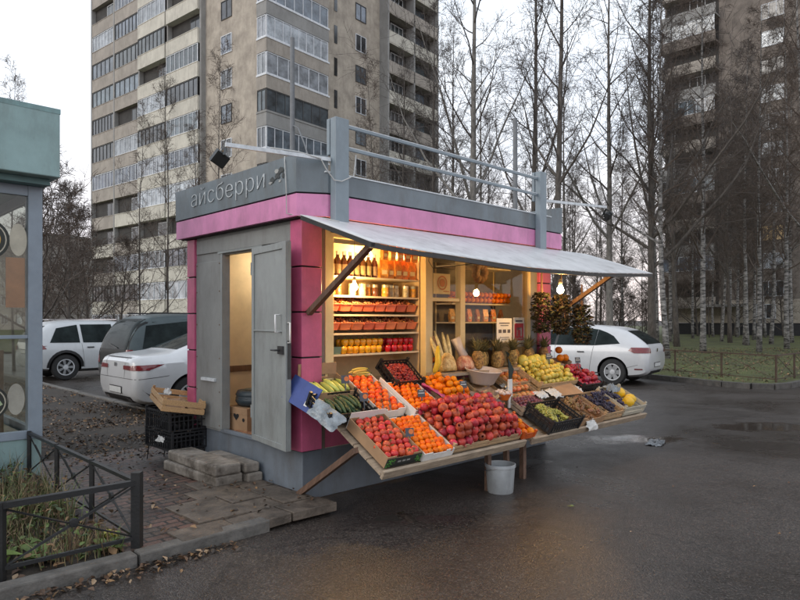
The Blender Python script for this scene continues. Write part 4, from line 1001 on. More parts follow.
# --- on the window ledge: nets, pineapples, bananas
ledge = empty('window_shelf', K(2.6,-.12,1.05), (0,0,KA), 'rough wooden shelf board under the pineapples along the shop window','shelf')
p = MB(); p.box(-1.05,1.2,-.16,.09,-.03,0); p.build('board', wood_t, ledge)
p = MB()
for x in (-.9,.1,1.1): p.box(x,x+.04,-.05,.08,-.5,-.031)
p.build('bracket', wood_t, ledge)
def corn_sack(u, v, w, h, cl, label, tilt=0):
    o = empty('net_bag', K(u,v,1.052), (R(-10),tilt,KA), label, 'net bag')
    q = MB(); r = random.Random(int(u*100))
    k = 18; prof = [(.10,.0),(.98,.03),(1.02,.25),(.95,.5),(.8,.75),(.5,.92),(.32,1.0)]
    for f, z in prof:
        for j in range(k):
            a = 6.283*j/k; q.v.append((w*f*math.cos(a)*(1+r.gauss(0,.03)), w*.72*f*math.sin(a)*(1+r.gauss(0,.03)), z*h))
    for i in range(len(prof)-1):
        for j in range(k): q.f.append((i*k+j,i*k+(j+1)%k,(i+1)*k+(j+1)%k,(i+1)*k+j)); q.m.append(0)
    q.build('net', cl, o, smooth=True)
    return o
def net_mat(nm, c, c2, sc):
    m = mat(nm, c, .35, var=.25, scale=sc, c2=c2, bump=.5, bscale=60); return m
s1 = corn_sack(1.80,-.11,.115,.20,net_mat('yellow_net',(.70,.36,.08),(.72,.52,.22),30),'yellow orange net bag holding pale maize cobs under the serving window')
q = MB()
for (x, t, L_) in [(-.09,-.22,.36),(-.04,-.1,.40),(.02,.05,.38),(.06,.15,.36)]:
    d = Vector((math.sin(t),.12,math.cos(t))); a = Vector((x,.0,.05)); q.tube([a,a+d*L_*.35,a+d*L_*.75,a+d*L_],[.022,.028,.022,.008],10)
q.build('maize_cob', mat('pale_maize',(.66,.52,.24),.45,var=.3,scale=30,bump=.4,bscale=90), s1, smooth=True)
s2 = corn_sack(2.09,-.11,.12,.17,net_mat('red_orange_net',(.60,.10,.035),(.66,.42,.26),14),'red and white net bag with a pale gathered top beside the maize bag')
q = MB(); q.tube([(0,.0,.15),(-.03,.02,.24),(-.07,.03,.36)],[.05,.045,.055],12); q.build('gathered_top', mat('pale_pinkish_film',(.66,.54,.45),.3,var=.15,bump=.4,bscale=30), s2, smooth=True)
o = empty('banana_bunch', K(1.62,-.12,1.33), (0,0,KA), 'yellow banana bunch hanging from the bright window post', 'bananas')
q = MB()
for i in range(3):
    a = -.5+i*.35; q.tube([(0,-.01*i,0),(-.01-.015*i,-.03*i,-.08),(-.03-.01*i,-.02-.03*i,-.17),(-.05+.0*i,-.0-.02*i,-.25),(-.06,-.01*i,-.28)],[.008,.017,.019,.015,.005],7)
q.build('fruit', mat('banana_yellow',(.62,.46,.05),.45,var=.2,scale=9), o, smooth=True)
q = MB(); q.tube([(0,0,-.01),(0,.03,.05),(.0,.06,.10)],.010,6); q.build('stalk', wood_b, o)
# pineapples
q = MB(); k = 16
for i in range(15):
    z = i/14*.19; r0 = .06*math.sin(math.pi*min(.97,max(.07,(i+1.2)/16.5)))**.45
    for j in range(k):
        a = 6.283*(j+.5*(i % 2))/k; rr = r0*(1+.07*((i+j) % 2)); q.v.append((rr*math.cos(a),rr*math.sin(a),z))
for i in range(14):
    for j in range(k): q.f.append((i*k+j,i*k+(j+1)%k,(i+1)*k+(j+1)%k,(i+1)*k+j)); q.m.append(0)
pine_me = q.mesh('pineapple_body', mat('pineapple_skin',(.20,.10,.03),.6,rand=.25,var=.5,scale=40,c2=(.34,.20,.06),bump=.7,bscale=60))
q = MB(); r = random.Random(4)
for i in range(34):
    a = i*2.4; el = .35+1.1*i/34; L_ = r.uniform(.10,.17); d = Vector((math.cos(a)*math.cos(el),math.sin(a)*math.cos(el),math.sin(el))); e_ = Vector((-math.sin(a),math.cos(a),0))*.010
    b0 = Vector((0,0,.185)); m1 = b0+d*L_*.55+Vector((0,0,.01)); t_ = b0+d*L_+Vector((math.cos(a),math.sin(a),0))*.02
    q.add([b0-e_,b0+e_,m1+e_*.8,m1-e_*.8,t_],[(0,1,2,3),(3,2,4)])
pinel_me = q.mesh('pineapple_leaves', mat('pineapple_leaf',(.10,.12,.05),.5,rand=.3,var=.4,scale=9,c2=(.20,.17,.07)))
for i in range(14):
    o = empty_m('pineapple', KT(2.24+i*.105,-.11+.05*((i*7) % 3-1),1.052,rnd.uniform(0,6)) @ Euler((rnd.uniform(-.12,.12),rnd.uniform(-.12,.12),0)).to_matrix().to_4x4() @ Matrix.Scale(rnd.uniform(.98,1.18),4),
                'pineapple with spiky leaves in the row below the posters','pineapple','pineapples along the shop window')
    a = bpy.data.objects.new('body', pine_me); col.objects.link(a); a.parent = o
    a = bpy.data.objects.new('leaf_crown', pinel_me); col.objects.link(a); a.parent = o
# --- right half, middle rows
M_ = ST(2.62,-.28,.02); crate(M_,.42,.26,.10,'wood','small wooden crate of mangoes just below the pineapples')
fill(M_,.40,.25,.036,mango_me,'mango','golden mango in the small crate below the pineapples','mango','mangoes below the pineapples',seed=11,z0=.02,heap=.02,jit=.2)
M_ = ST(2.52,-.50,.01); crate(M_,.46,.20,.09,'wood','narrow wooden crate of blushed apples behind the plums')
fill(M_,.45,.19,.035,appb_me,'apple','blushed orange apple in the narrow crate behind the plums','apple','blushed apples behind the plums',seed=12,z0=.02,heap=.02)
M_ = ST(3.23,-.32,.03); crate(M_,.78,.44,.13,'wood','large wooden crate of green-yellow apples under the far window')
fill(M_,.76,.42,.036,appy_me,'apple','green-yellow apple in the large wooden crate under the far window','apple','green-yellow apples in the large crate',layers=2,seed=13,z0=.06,heap=.05,drop=.25)
for i in range(4):
    o = bpy.data.objects.new('pomelo', pomelo_me); col.objects.link(o); tag(o,'big yellow-green pomelo lying on top of the green-yellow apples','pomelo','pomelos on the apple crate')
    o.matrix_world = ST(2.98+i*.13,-.14-.02*(i % 2),.20) @ Euler((rnd.uniform(0,6),.4,1)).to_matrix().to_4x4()
M_ = ST(3.88,-.40,.01); crate(M_,.46,.42,.13,'plastic','black plastic crate of dark red apples at the far end of the stall')
fill(M_,.44,.40,.036,appr_me,'apple','dark red apple in the black crate at the far end','apple','dark red apples in the far black crate',layers=2,seed=14,z0=.05,heap=.03,drop=.3)
for i,(u,v,dz) in enumerate([(3.78,-.14,.20),(3.92,-.13,.19),(3.85,-.05,.25)]):
    o = bpy.data.objects.new('persimmon', tomo_me if False else or_me); col.objects.link(o); o.matrix_world = ST(u,v,dz) @ Matrix.Scale(1.25,4); tag(o,'orange persimmon on the heap of red apples by the far pillar','persimmon','persimmons by the far pillar')
M_ = ST(3.86,-.11,.0); crate(M_,.34,.16,.16,'carton','cardboard box under the persimmons by the far pillar',carton)
# --- right half, front row
M_ = ST(2.44,-.66,.0); crate(M_,.48,.22,.09,'wood','grey wooden crate of dark plums behind the black grape crate',wood_t)
fill(M_,.47,.21,.022,plum_me,'plum','dark purple plum in the grey wooden crate','plum','dark plums in the grey wooden crate',layers=1,seed=15,z0=.04,heap=.03)
def grapes(nm, n, L_, r0, m, seed):
    q = MB(); r = random.Random(seed)
    for i in range(n):
        f = r.random()**.8; w_ = .042*(1-.7*f)*math.sqrt(r.random()); a = r.uniform(0,6.28)
        q.sphere((w_*math.cos(a), L_*(f-.5), abs(w_*math.sin(a))*1.1+r0*.5), r0*r.uniform(.85,1.1), 7,5, 0)
    q.tube([(0,-L_*.4,.01),(0,-L_*.6,.02),(.01,-L_*.72,.02)],.003,5,1)
    return q.mesh(nm,[m,wood_b],smooth=True)
gg = grapes('grape_bunch',60,.17,.0115,mat('green_grape',(.34,.32,.07),.25,rand=.2,var=.25,scale=9),1)
gm = grapes('grape_bunch',60,.17,.0115,mat('amber_grape',(.28,.20,.06),.3,rand=.3,var=.3,scale=9,c2=(.24,.10,.05)),2)
gd = grapes('grape_bunch',70,.18,.0115,mat('dark_grape',(.025,.02,.05),.35,rand=.4,var=.4,scale=9),3)
def bunches(M, w, l, me, n, label, group, seed, z=.03, cat='grapes'):
    r = random.Random(seed)
    for i in range(n):
        o = bpy.data.objects.new('grape_bunch', me); col.objects.link(o); tag(o,label,cat,group)
        o.matrix_world = M @ Matrix.Translation((r.uniform(-w,w),r.uniform(-l,l),z+r.uniform(0,.05))) @ Euler((r.uniform(-.2,.2),r.uniform(-.2,.2),r.uniform(0,6.28))).to_matrix().to_4x4() @ Matrix.Scale(r.uniform(.85,1.1),4)
M_ = ST(2.52,-.90,.015); crate(M_,.56,.34,.14,'plastic','black lattice crate of green grapes at the front edge of the far table')
bunches(M_,.17,.09,gg,10,'bunch of green grapes in the black lattice crate','green grape bunches in the black crate',1,.06)
M_ = ST(3.12,-.86,.0); crate(M_,.50,.40,.10,'carton','cardboard box of amber grapes at the front edge right of the black crate',carton)
bunches(M_,.17,.13,gm,15,'bunch of amber brown grapes in the box right of the black crate','amber grape bunches',2,.05)
bag(ST(3.06,-1.06,.03) @ Matrix.Rotation(R(35),4,'X'),.20,.13,.025,mat('white_wrapping_paper',(.62,.61,.58),.55,var=.12,bump=.3,bscale=18),'crumpled white paper hanging over the front edge below the amber grapes',31,'wrapping_paper','paper')
bag(ST(2.95,-.62,.11,R(10)),.24,.16,.03,MATS['white_wrapping_paper'],'crumpled white paper between the plums and the cardboard sheet',32,'wrapping_paper','paper')
p = MB(); p.box(-.2,.2,-.12,.12,-.003,.003); tag(p.build('cardboard_sheet', carton),'flat brown cardboard sheet lying between the apples and the dark grapes','cardboard').matrix_world = ST(3.25,-.585,.12,R(-6))
M_ = ST(3.62,-.84,.0); crate(M_,.42,.42,.10,'wood','wooden crate of blue-black grapes in the far front row')
bunches(M_,.14,.14,gd,16,'bunch of blue-black grapes in the far wooden crate','blue-black grape bunches',3,.05)
M_ = ST(4.13,-.83,.0); crate(M_,.54,.44,.12,'wood','pale wooden crate with yellow melons at the far front corner',mat('pale_grey_crate_wood',(.48,.45,.36),.7,var=.2,stretch=(2,16,16)))
for i,(x,y) in enumerate([(.05,-.08),(.17,-.04),(.14,.10)]):
    o = bpy.data.objects.new('yellow_melon', bumpy('yellow_melon',[(.001,-.075),(.03,-.07),(.06,-.035),(.066,.0),(.058,.035),(.03,.066),(.001,.072)],14,[mat('yellow_melon_skin',(.74,.45,.02),.35,var=.1)]) if i == 0 else o.data)
    col.objects.link(o); o.matrix_world = M_ @ Matrix.Translation((x,y,.085)) @ Euler((1.2,i,.6)).to_matrix().to_4x4(); tag(o,['nearest round yellow melon in the far corner crate','yellow melon furthest right in the far corner crate','yellow melon at the back of the far corner crate'][i],'melon')
bunches(M_ @ Matrix.Translation((-.15,0,0)),.08,.13,gd,6,'bunch of blue-black grapes beside the yellow melons','grape bunches beside the melons',4,.05)
bag(M_ @ Matrix.Translation((-.05,.14,.13)),.20,.14,.06,film,'clear crumpled bag standing at the back of the melon crate',35)
for i,(u,v,w_,l_,lb) in enumerate([(2.72,-.60,.20,.12,'small crumpled white paper in front of the blushed apples'),(3.46,-.60,.18,.14,'crumpled white paper at the corner of the dark grape crate'),(2.28,-.44,.16,.14,'clear crumpled bag beside the price post')]):
    bag(ST(u,v,.10,R(20*i)),w_,l_,.03,[MATS['white_wrapping_paper'],film][i == 2],lb,60+i,'crumpled_wrapping','wrapping')
# price tags
tg = mat('slate_price_tag',(.05,.055,.07),.4,var=.2); tgo = mat('tag_orange_print',(.62,.16,.03),.5); tgp = mat('tag_pale_print',(.45,.45,.42),.5)
for i,(u,v,dz,lb) in enumerate([(.33,-.42,.14,'price tag with an orange print standing on the cucumbers'),(.30,-.20,.16,'price tag with an orange print standing on the marrows'),(.45,-.86,.12,'price tag between the pink tomatoes and the front mandarins'),
      (1.02,-.44,.13,'price tag on the middle mandarins'),(1.62,-.43,.17,'price tag at the front of the orange box'),(3.42,-.22,.27,'price tag on the green-yellow apples'),(3.92,-.32,.26,'price tag on the dark red apples')]):
    p = MB(); p.box(-.036,.036,-.003,.003,-.01,.06,0); p.box(-.005,.005,-.002,.002,-.08,-.01,0)
    if i < 3: p.lathe([(.022,0),(.001,0)],12,Matrix.Translation((.012,-.0036,.03)) @ Matrix.Rotation(R(90),4,'X'),1)
    else: p.box(-.03,.03,-.0036,-.0031,.02,.03,2); p.box(-.02,.02,-.0036,-.0031,.045,.052,2)
    o = p.build('price_tag',[tg,tgo,tgp]); o.matrix_world = ST(u,v,dz,R(-25)) @ Matrix.Rotation(-TILT-R(12),4,'X'); tag(o,lb,'price tag')
# hanging bucket, bags under the tables
b = empty('bucket', K(1.53,-1.0,.0), (0,0,KA+.4), 'white plastic bucket standing under the front edge of the table by its wooden leg', 'bucket')
p = MB(); p.lathe([(.001,.0),(.115,.0),(.12,.006),(.135,.235),(.143,.237),(.143,.262),(.134,.264),(.130,.24),(.112,.02),(.001,.02)],26); p.build('pail', mat('grubby_white_plastic',(.36,.38,.39),.45,var=.15,grime=.5), b, angle=40)
p = MB(); p.tube([(.143*math.cos(a),.143*math.sin(a)*1.02,.245+.10*0-.05*math.sin(a)) for a in [i*.157*2 for i in range(11)]],.004,5); p.build('wire_handle', metal, b)
p = MB(); p.lathe([(.126,.20),(.10,.21),(.001,.205)],20); p.build('contents', mat('dark_refuse',(.03,.02,.015),.6,var=.5), b)
bagm = mat('black_bin_liner',(.012,.012,.014),.22,bump=.5,bscale=18)
def sack(u, v, w, h, label, seed, z=0):
    p = MB(); r = random.Random(seed); k = 14
    prof = [(.5,.0),(.98,.06),(1.04,.3),(.95,.55),(.7,.8),(.35,.95),(.3,1.05)]
    for f, zz in prof:
        for j in range(k):
            a = 6.283*j/k; p.v.append((w*f*math.cos(a)*(1+r.gauss(0,.07)), w*.8*f*math.sin(a)*(1+r.gauss(0,.07)), zz*h))
    for i in range(len(prof)-1):
        for j in range(k): p.f.append((i*k+j,i*k+(j+1)%k,(i+1)*k+(j+1)%k,(i+1)*k+j)); p.m.append(0)
    o = p.build('bin_bag', bagm, smooth=True); o.location = K(u,v,z); tag(o,label,'bag')
# litter by the far end
bag(KT(4.85,-.98,.012,.3),.42,.2,.025,mat('torn_clear_plastic',(.17,.18,.19),.12,var=.5,scale=11,bump=.7,bscale=25),'torn clear plastic sheet lying wet on the asphalt at the far end of the stall',41)
for i,(x,y,s,nm,c,lb) in enumerate([(.0,5.25,.05,'fruit_peel',(.03,.022,.012),'dark fruit peel lying on the asphalt in front of the stall'),(1.45,5.45,.045,'leaf_scrap',(.16,.20,.05),'small green leaf scrap lying on the open asphalt'),(-1.28,4.72,.03,'paper_scrap',(.6,.6,.58),'white paper scrap in the gutter by the pavement edge'),(1.9,6.9,.03,'fruit_peel',(.03,.02,.015),'tiny dark peel on the asphalt right of the bucket')]):
    p = MB(); leaf(p,(0,0,0),s,random.Random(i+3),0); leaf(p,(s*.4,0,.004),s*.8,random.Random(i+9),0); o = p.build(nm, mat(nm+str(i),c,.5,var=.3)); o.location = (x,y,.012); tag(o,lb,'litter')
# bunches of dried leafy twigs hanging at the far pillar
def besom(u, v, z, label, seed):
    r = random.Random(seed); o = empty('leafy_bunch', K(u,v,z), (0,0,r.uniform(0,6)), label, 'dried leaves')
    p = MB(); q = MB()
    q.tube([(0,0,.0),(0,0,.12),(.0,.0,.32)],[.03,.014,.01],6)
    for i in range(620):
        a = r.uniform(0,6.28); h = r.uniform(-.42,.06); rr = (.02+.125*math.sqrt(r.random()))*(1-abs(h+.18)*1.5)
        leaf(p,(rr*math.cos(a),rr*math.sin(a),h),r.uniform(.03,.055),r,r.choice([0,1]))
    for i in range(12):
        a = i*.52; q.tube([(0,0,.02),(.05*math.cos(a),.05*math.sin(a),-.15),(.09*math.cos(a),.09*math.sin(a),-.36)],[.004,.003,.002],4)
    p.build('leaves',[mat('dried_oak_leaf',(.06,.042,.022),.7,var=.4,scale=5), mat('dried_green_leaf',(.035,.042,.018),.7,var=.4,scale=5)],o); q.build('twigs', wood_b, o)
besom(3.30,-.28,1.86,'bunch of dried brown leafy twigs hanging in front of the last window post',1); besom(3.62,-.35,1.84,'larger bunch of dried leafy twigs hanging at the far pink pillar',2); besom(3.85,-.5,1.72,'lowest bunch of dried leafy twigs beyond the far pink pillar',3)

# ------------------------------------------------------------------ left of the door: crates and concrete slabs
o = crate(KT(-.20,2.06,.435,R(0)), .40,.58,.21,'plastic','upper black plastic crate of the stack beside the kiosk wall',None,'plastic_crate')
o = crate(KT(-.19,2.07,.235,R(3)), .40,.58,.19,'plastic','lower black plastic crate with a white rag at the bottom of the stack',None,'plastic_crate')
bag(KT(-.40,2.0,.34,.2) @ Matrix.Rotation(R(-50),4,'Y'),.07,.12,.02,MATS['white_wrapping_paper'],'white rag poking out of the lower black crate',51,'rag','rag')
M_ = KT(-.22,2.02,.665,R(-12)) @ Euler((R(6),R(10),0)).to_matrix().to_4x4()
crate(M_, .44,.66,.13,'wood','tilted pale wooden crate lying on top of the black crates',mat('fresh_crate_wood',(.50,.31,.15),.65,var=.3,stretch=(16,2,16)))
bag(M_ @ Matrix.Translation((.02,-.05,.03)),.3,.3,.06,carton,'crumpled brown cardboard inside the tilted wooden crate',52,'crumpled_cardboard','cardboard')
bag(M_ @ Matrix.Translation((-.1,.08,.12)),.08,.07,.05,MATS['white_wrapping_paper'],'small white paper ball on the tilted wooden crate',53,'paper_ball','paper')
p = MB(); p.box(-.3,.3,-.35,.35,-.002,.0)
def slab(u, v, z, w, l, h, yaw, label):
    p = MB(); p.box(-w/2,w/2,-l/2,l/2,0,h)
    o = p.build('concrete_slab', concrete, bevel=.018); o.matrix_world = KT(u,v,z,yaw); tag(o,label,'concrete slab')
slab(-.335,1.21,.076,.28,1.04,.098,R(2),'bottom long concrete slab of the left doorstep pile'); slab(-.33,1.19,.176,.27,1.02,.098,R(-1),'top long concrete slab of the left doorstep pile')
slab(-.09,1.02,.076,.16,.80,.09,R(.5),'bottom narrow concrete slab of the pile against the kiosk base'); slab(-.095,1.04,.168,.155,.78,.09,R(-1),'top narrow concrete slab of the pile against the kiosk base')
bag(KT(-.19,2.07,.29),.34,.5,.10,blackp,'dark refuse filling the lower black crate',71,'refuse','refuse'); bag(KT(-.20,2.06,.49),.34,.5,.10,blackp,'dark refuse filling the upper black crate',72,'refuse','refuse')
o = empty('wire_stand', K(-.20,2.07,.065), (0,0,KA), 'low bent wire rack on thin legs carrying the stacked black crates', 'wire rack')
p = MB()
for x in (-.19,.0,.19): p.tube([(x,-.30,0),(x+.005,-.26,.165),(x+.005,.26,.165),(x,.30,0)],.006,5)
for y in (-.25,.25): p.tube([(-.2,y,.165),(.2,y,.165)],.006,5)
p.build('wire', black, o)

# ================================================================== TEAL KIOSK ON THE LEFT
tk = empty('teal_kiosk', K(-1.45,2.32,0), (0,0,KA), 'teal roofed glass kiosk at the left edge with round stickers on its window', 'kiosk')
teal = mat('teal_paint',(.245,.36,.355),.5,var=.14,scale=2.2,bump=.14,bscale=3,grime=.35); tgrey = mat('blue_grey_frame',(.24,.29,.34),.45,var=.08,grime=.15)
p = MB(); p.box(-4,0,.01,2.4,.0,.45); p.build('plinth', teal, tk, bevel=.006)
p = MB(); p.box(-.12,.005,-.01,.10,.45,2.90); p.box(-4,-.12,-.005,.06,2.80,2.90); p.box(-4,-.12,-.005,.06,.45,.53); p.box(-1.62,-1.52,-.005,.06,.53,2.8); p.box(-4,-.12,.0,.04,1.42,1.455)
p.box(-.06,.0,.10,2.4,.45,.53); p.box(-.06,0,2.3,2.4,.53,2.9); p.box(-.06,0,.10,2.4,2.8,2.9); p.build('window_frame', tgrey, tk, bevel=.004)
p = MB(); p.quad((-4,.022,.53),(-.12,.022,.53),(-.12,.022,2.8),(-4,.022,2.8)); p.build('pane', glass('teal_kiosk_glass',(.88,.90,.86),.02), tk)
p = MB(); p.box(-.035,-.03,.10,2.3,.53,2.8); p.build('pane', MATS['teal_kiosk_glass'], tk)
p = MB(); p.box(-4.2,.08,-.30,2.7,2.96,3.60); p.build('roof', teal, tk, bevel=.01)
p = MB(); p.box(-4.203,.083,-.303,2.703,3.565,3.612); p.build('roof_flashing', mat('teal_flashing',(.16,.27,.27),.45,var=.2,grime=.4), tk)
p = MB(); p.box(-4.1,.03,-.16,2.5,2.90,2.958); p.build('soffit', mat('teal_dark',(.10,.19,.19),.5), tk)
p = MB(); p.box(-3.9,-.12,2.2,2.3,.46,2.9); p.box(-3.9,-.1,.15,2.2,.455,.47); p.build('interior_lining', mat('dim_interior',(.42,.37,.29),.8,var=.3,scale=2), tk)
p = MB(); p.box(-1.3,-.25,.35,.75,.47,1.3); p.box(-.95,-.2,.9,1.0,.47,2.2); p.build('counter', mat('brown_counter',(.15,.10,.06),.6,var=.3), tk)
def badge(x, z, rx, rz, mats_, rings, nm='sticker'):
    p = MB(); 
    for i, (f, mi) in enumerate(rings):
        P = [(x+rx*f*math.cos(a), .018-.0012*(i+1), z+rz*f*math.sin(a)) for a in [6.283*j/28 for j in range(28)]]
        p.add(P,[tuple(range(28))],mi)
    return p.build(nm, mats_, tk)
dk = mat('sticker_black',(.02,.025,.02),.5); gn = mat('sticker_green',(.12,.22,.06),.5); ylw = mat('sticker_gold',(.55,.36,.08),.5); pal = mat('sticker_cream',(.46,.43,.34),.5)
badge(-.46,2.36,.19,.19,[dk,pal,gn,ylw],[(1,0),(.86,1),(.80,0),(.60,3),(.42,2)])
badge(-.47,.82,.19,.17,[dk,pal,gn,ylw],[(1,0),(.88,1),(.82,0)])
p = MB(); z0 = .82
P = [(-.50,.0135,z0-.05),(-.40,.0135,z0-.06),(-.33,.0135,z0-.02),(-.36,.0135,z0+.03),(-.44,.0135,z0+.02),(-.52,.0135,z0+.05)]
p.add(P,[tuple(range(6))]); p.build('sticker', mat('sticker_pale_green',(.40,.50,.30),.5), tk)
badge(-.20,2.37,.075,.155,[pal],[(1,0)]); badge(-.22,.84,.075,.15,[mat('sticker_dim',(.34,.33,.28),.6)],[(1,0)])
p = MB(); p.box(-.30,-.14,.035,.045,1.72,2.20); p.build('poster', mat('orange_brown_poster',(.30,.13,.045),.6,var=.2), tk)
p = MB(); p.box(-.5,-.32,.5,.6,1.46,1.62); p.lathe([(.05,1.46),(.05,1.66),(.03,1.72),(.001,1.73)],10,Matrix.Translation((-.6,.5,0))); p.build('counter_goods', mat('counter_goods_cream',(.5,.46,.38),.5), tk)

# ================================================================== LOW BLACK FENCE AROUND THE WEEDS
fm = mat('black_fence_paint',(.014,.015,.016),.42,bump=.1,bscale=60)
def low_fence(name, P, label, h=.46, posts=(), m=fm, thick=.05, sec=None, end=True, mid=True, corner=None):
    o = empty(name, P[0], (0,0,0), label, 'fence'); O = Vector(P[0]); n = len(P)
    for i, q in enumerate(P):
        if i == n-1 and not end: break
        a = Vector(q)-O; b = MB(); big = (i == corner); t = thick*(1.2 if big else .8)
        b.bar(a+Vector((0,0,-.03)), a+Vector((0,0,h+(.05 if big else 0))), t, t); b.build('post', m, o)
    for i in range(n-1):
        a = Vector(P[i])-O; c = Vector(P[i+1])-O; zt = Vector((0,0,h-.02)); zb = Vector((0,0,.07))
        b = MB(); b.bar(a+zt,c+zt,thick*.9,thick*.7); b.build('rail', m, o)
        b = MB(); b.bar(a+zb,c+zb,thick*.45,thick*.45); b.build('rail', m, o)
        b = MB(); b.tube([a+zt*.96,c+zb],.007,5); b.tube([a+zb,c+zt*.96],.007,5)
        mid_ = (a+c)/2+(zt+zb)/2; d = (c-a).normalized(); b.tube([mid_-d*.22+Vector((0,0,.10)),mid_+d*.22+Vector((0,0,-.10))],.006,5)
        b.lathe([(.001,-.012),(.028,-.01),(.03,0),(.028,.01),(.001,.012)],12,Matrix.Translation(mid_) @ Matrix.Rotation(math.atan2(d.y,d.x),4,'Z') @ Matrix.Rotation(R(90),4,'X'))
        b.build('cross_brace', m, o)
    return o
low_fence('low_fence',[K(-1.57,-.32,.07),K(-2.36,-.31,.07),K(-3.15,-.31,.07)],'low black metal fence along the kerb with crossed braces and a thick corner post',corner=0)
low_fence('low_fence',[K(-1.57,2.28,.07),K(-1.57,1.42,.07),K(-1.57,.55,.07),K(-1.57,-.26,.07)],'low black metal fence running back from the corner post to the teal kiosk',end=False,thick=.036)
fb = mat('brown_fence_paint',(.06,.036,.022),.6,var=.3)
d = Vector((-.42,.907,0)); e_ = Vector((.72,.694,0)); C0 = Vector((9.05,15.4,.1))
low_fence('rail_fence',[C0+d*6,C0+d*4.5,C0+d*3,C0+d*1.5,C0],'long low brown rail fence with diagonal braces on the lawn behind the white hatchback',h=.66,m=fb,thick=.045)
low_fence('rail_fence',[C0+e_*6,C0+e_*4.5,C0+e_*3,C0+e_*1.5,C0+e_*.06],'low brown rail fence running off the right edge of the lawn',h=.66,m=fb,thick=.045,end=False)

# ================================================================== CARS
car_glass = mat('car_glass',(.016,.022,.022),.07,var=.5,scale=2.5,spec=.06)
tyre_m = mat('tyre_rubber',(.018,.018,.018),.75,bump=.2); rim_m = mat('rim_silver',(.50,.51,.52),.4,metal=.15); trim = mat('black_car_trim',(.015,.015,.016),.5)
lamp_red = mat('tail_lamp_red',(.15,.010,.012),.15,var=.3,scale=30,coat=.5); plate_m = mat('number_plate',(.50,.51,.50),.5,var=.1); chrome = mat('chrome',(.65,.66,.68),.15,metal=1)
def lerp_st(st, x):
    for a, c in zip(st, st[1:]):
        if x <= c[0]:
            f = (x-a[0])/max(1e-6,(c[0]-a[0]))
            return [p+(q-p)*f for p, q in zip(a, c)]
    return list(st[-1])
def smooth_st(st, n):
    x0, x1 = st[0][0], st[-1][0]; xs = []
    for i in range(n+1):
        f = i/n; xs.append(x0+(x1-x0)*(.5-.5*math.cos(math.pi*f))*.35+(x1-x0)*f*.65)
    rows = []
    for x in xs:
        acc = [0]*len(st[0]); wsum = 0
        for d_, w_ in ((-.08,1),(-.04,2),(0,3),(.04,2),(.08,1)):
            y = lerp_st(st, min(max(x+d_*min(1,(x-x0)*8,(x1-x)*8),x0),x1)); acc = [p+q*w_ for p, q in zip(acc, y)]; wsum += w_
        r = [p/wsum for p in acc]; r[0] = x; rows.append(r)
    return rows
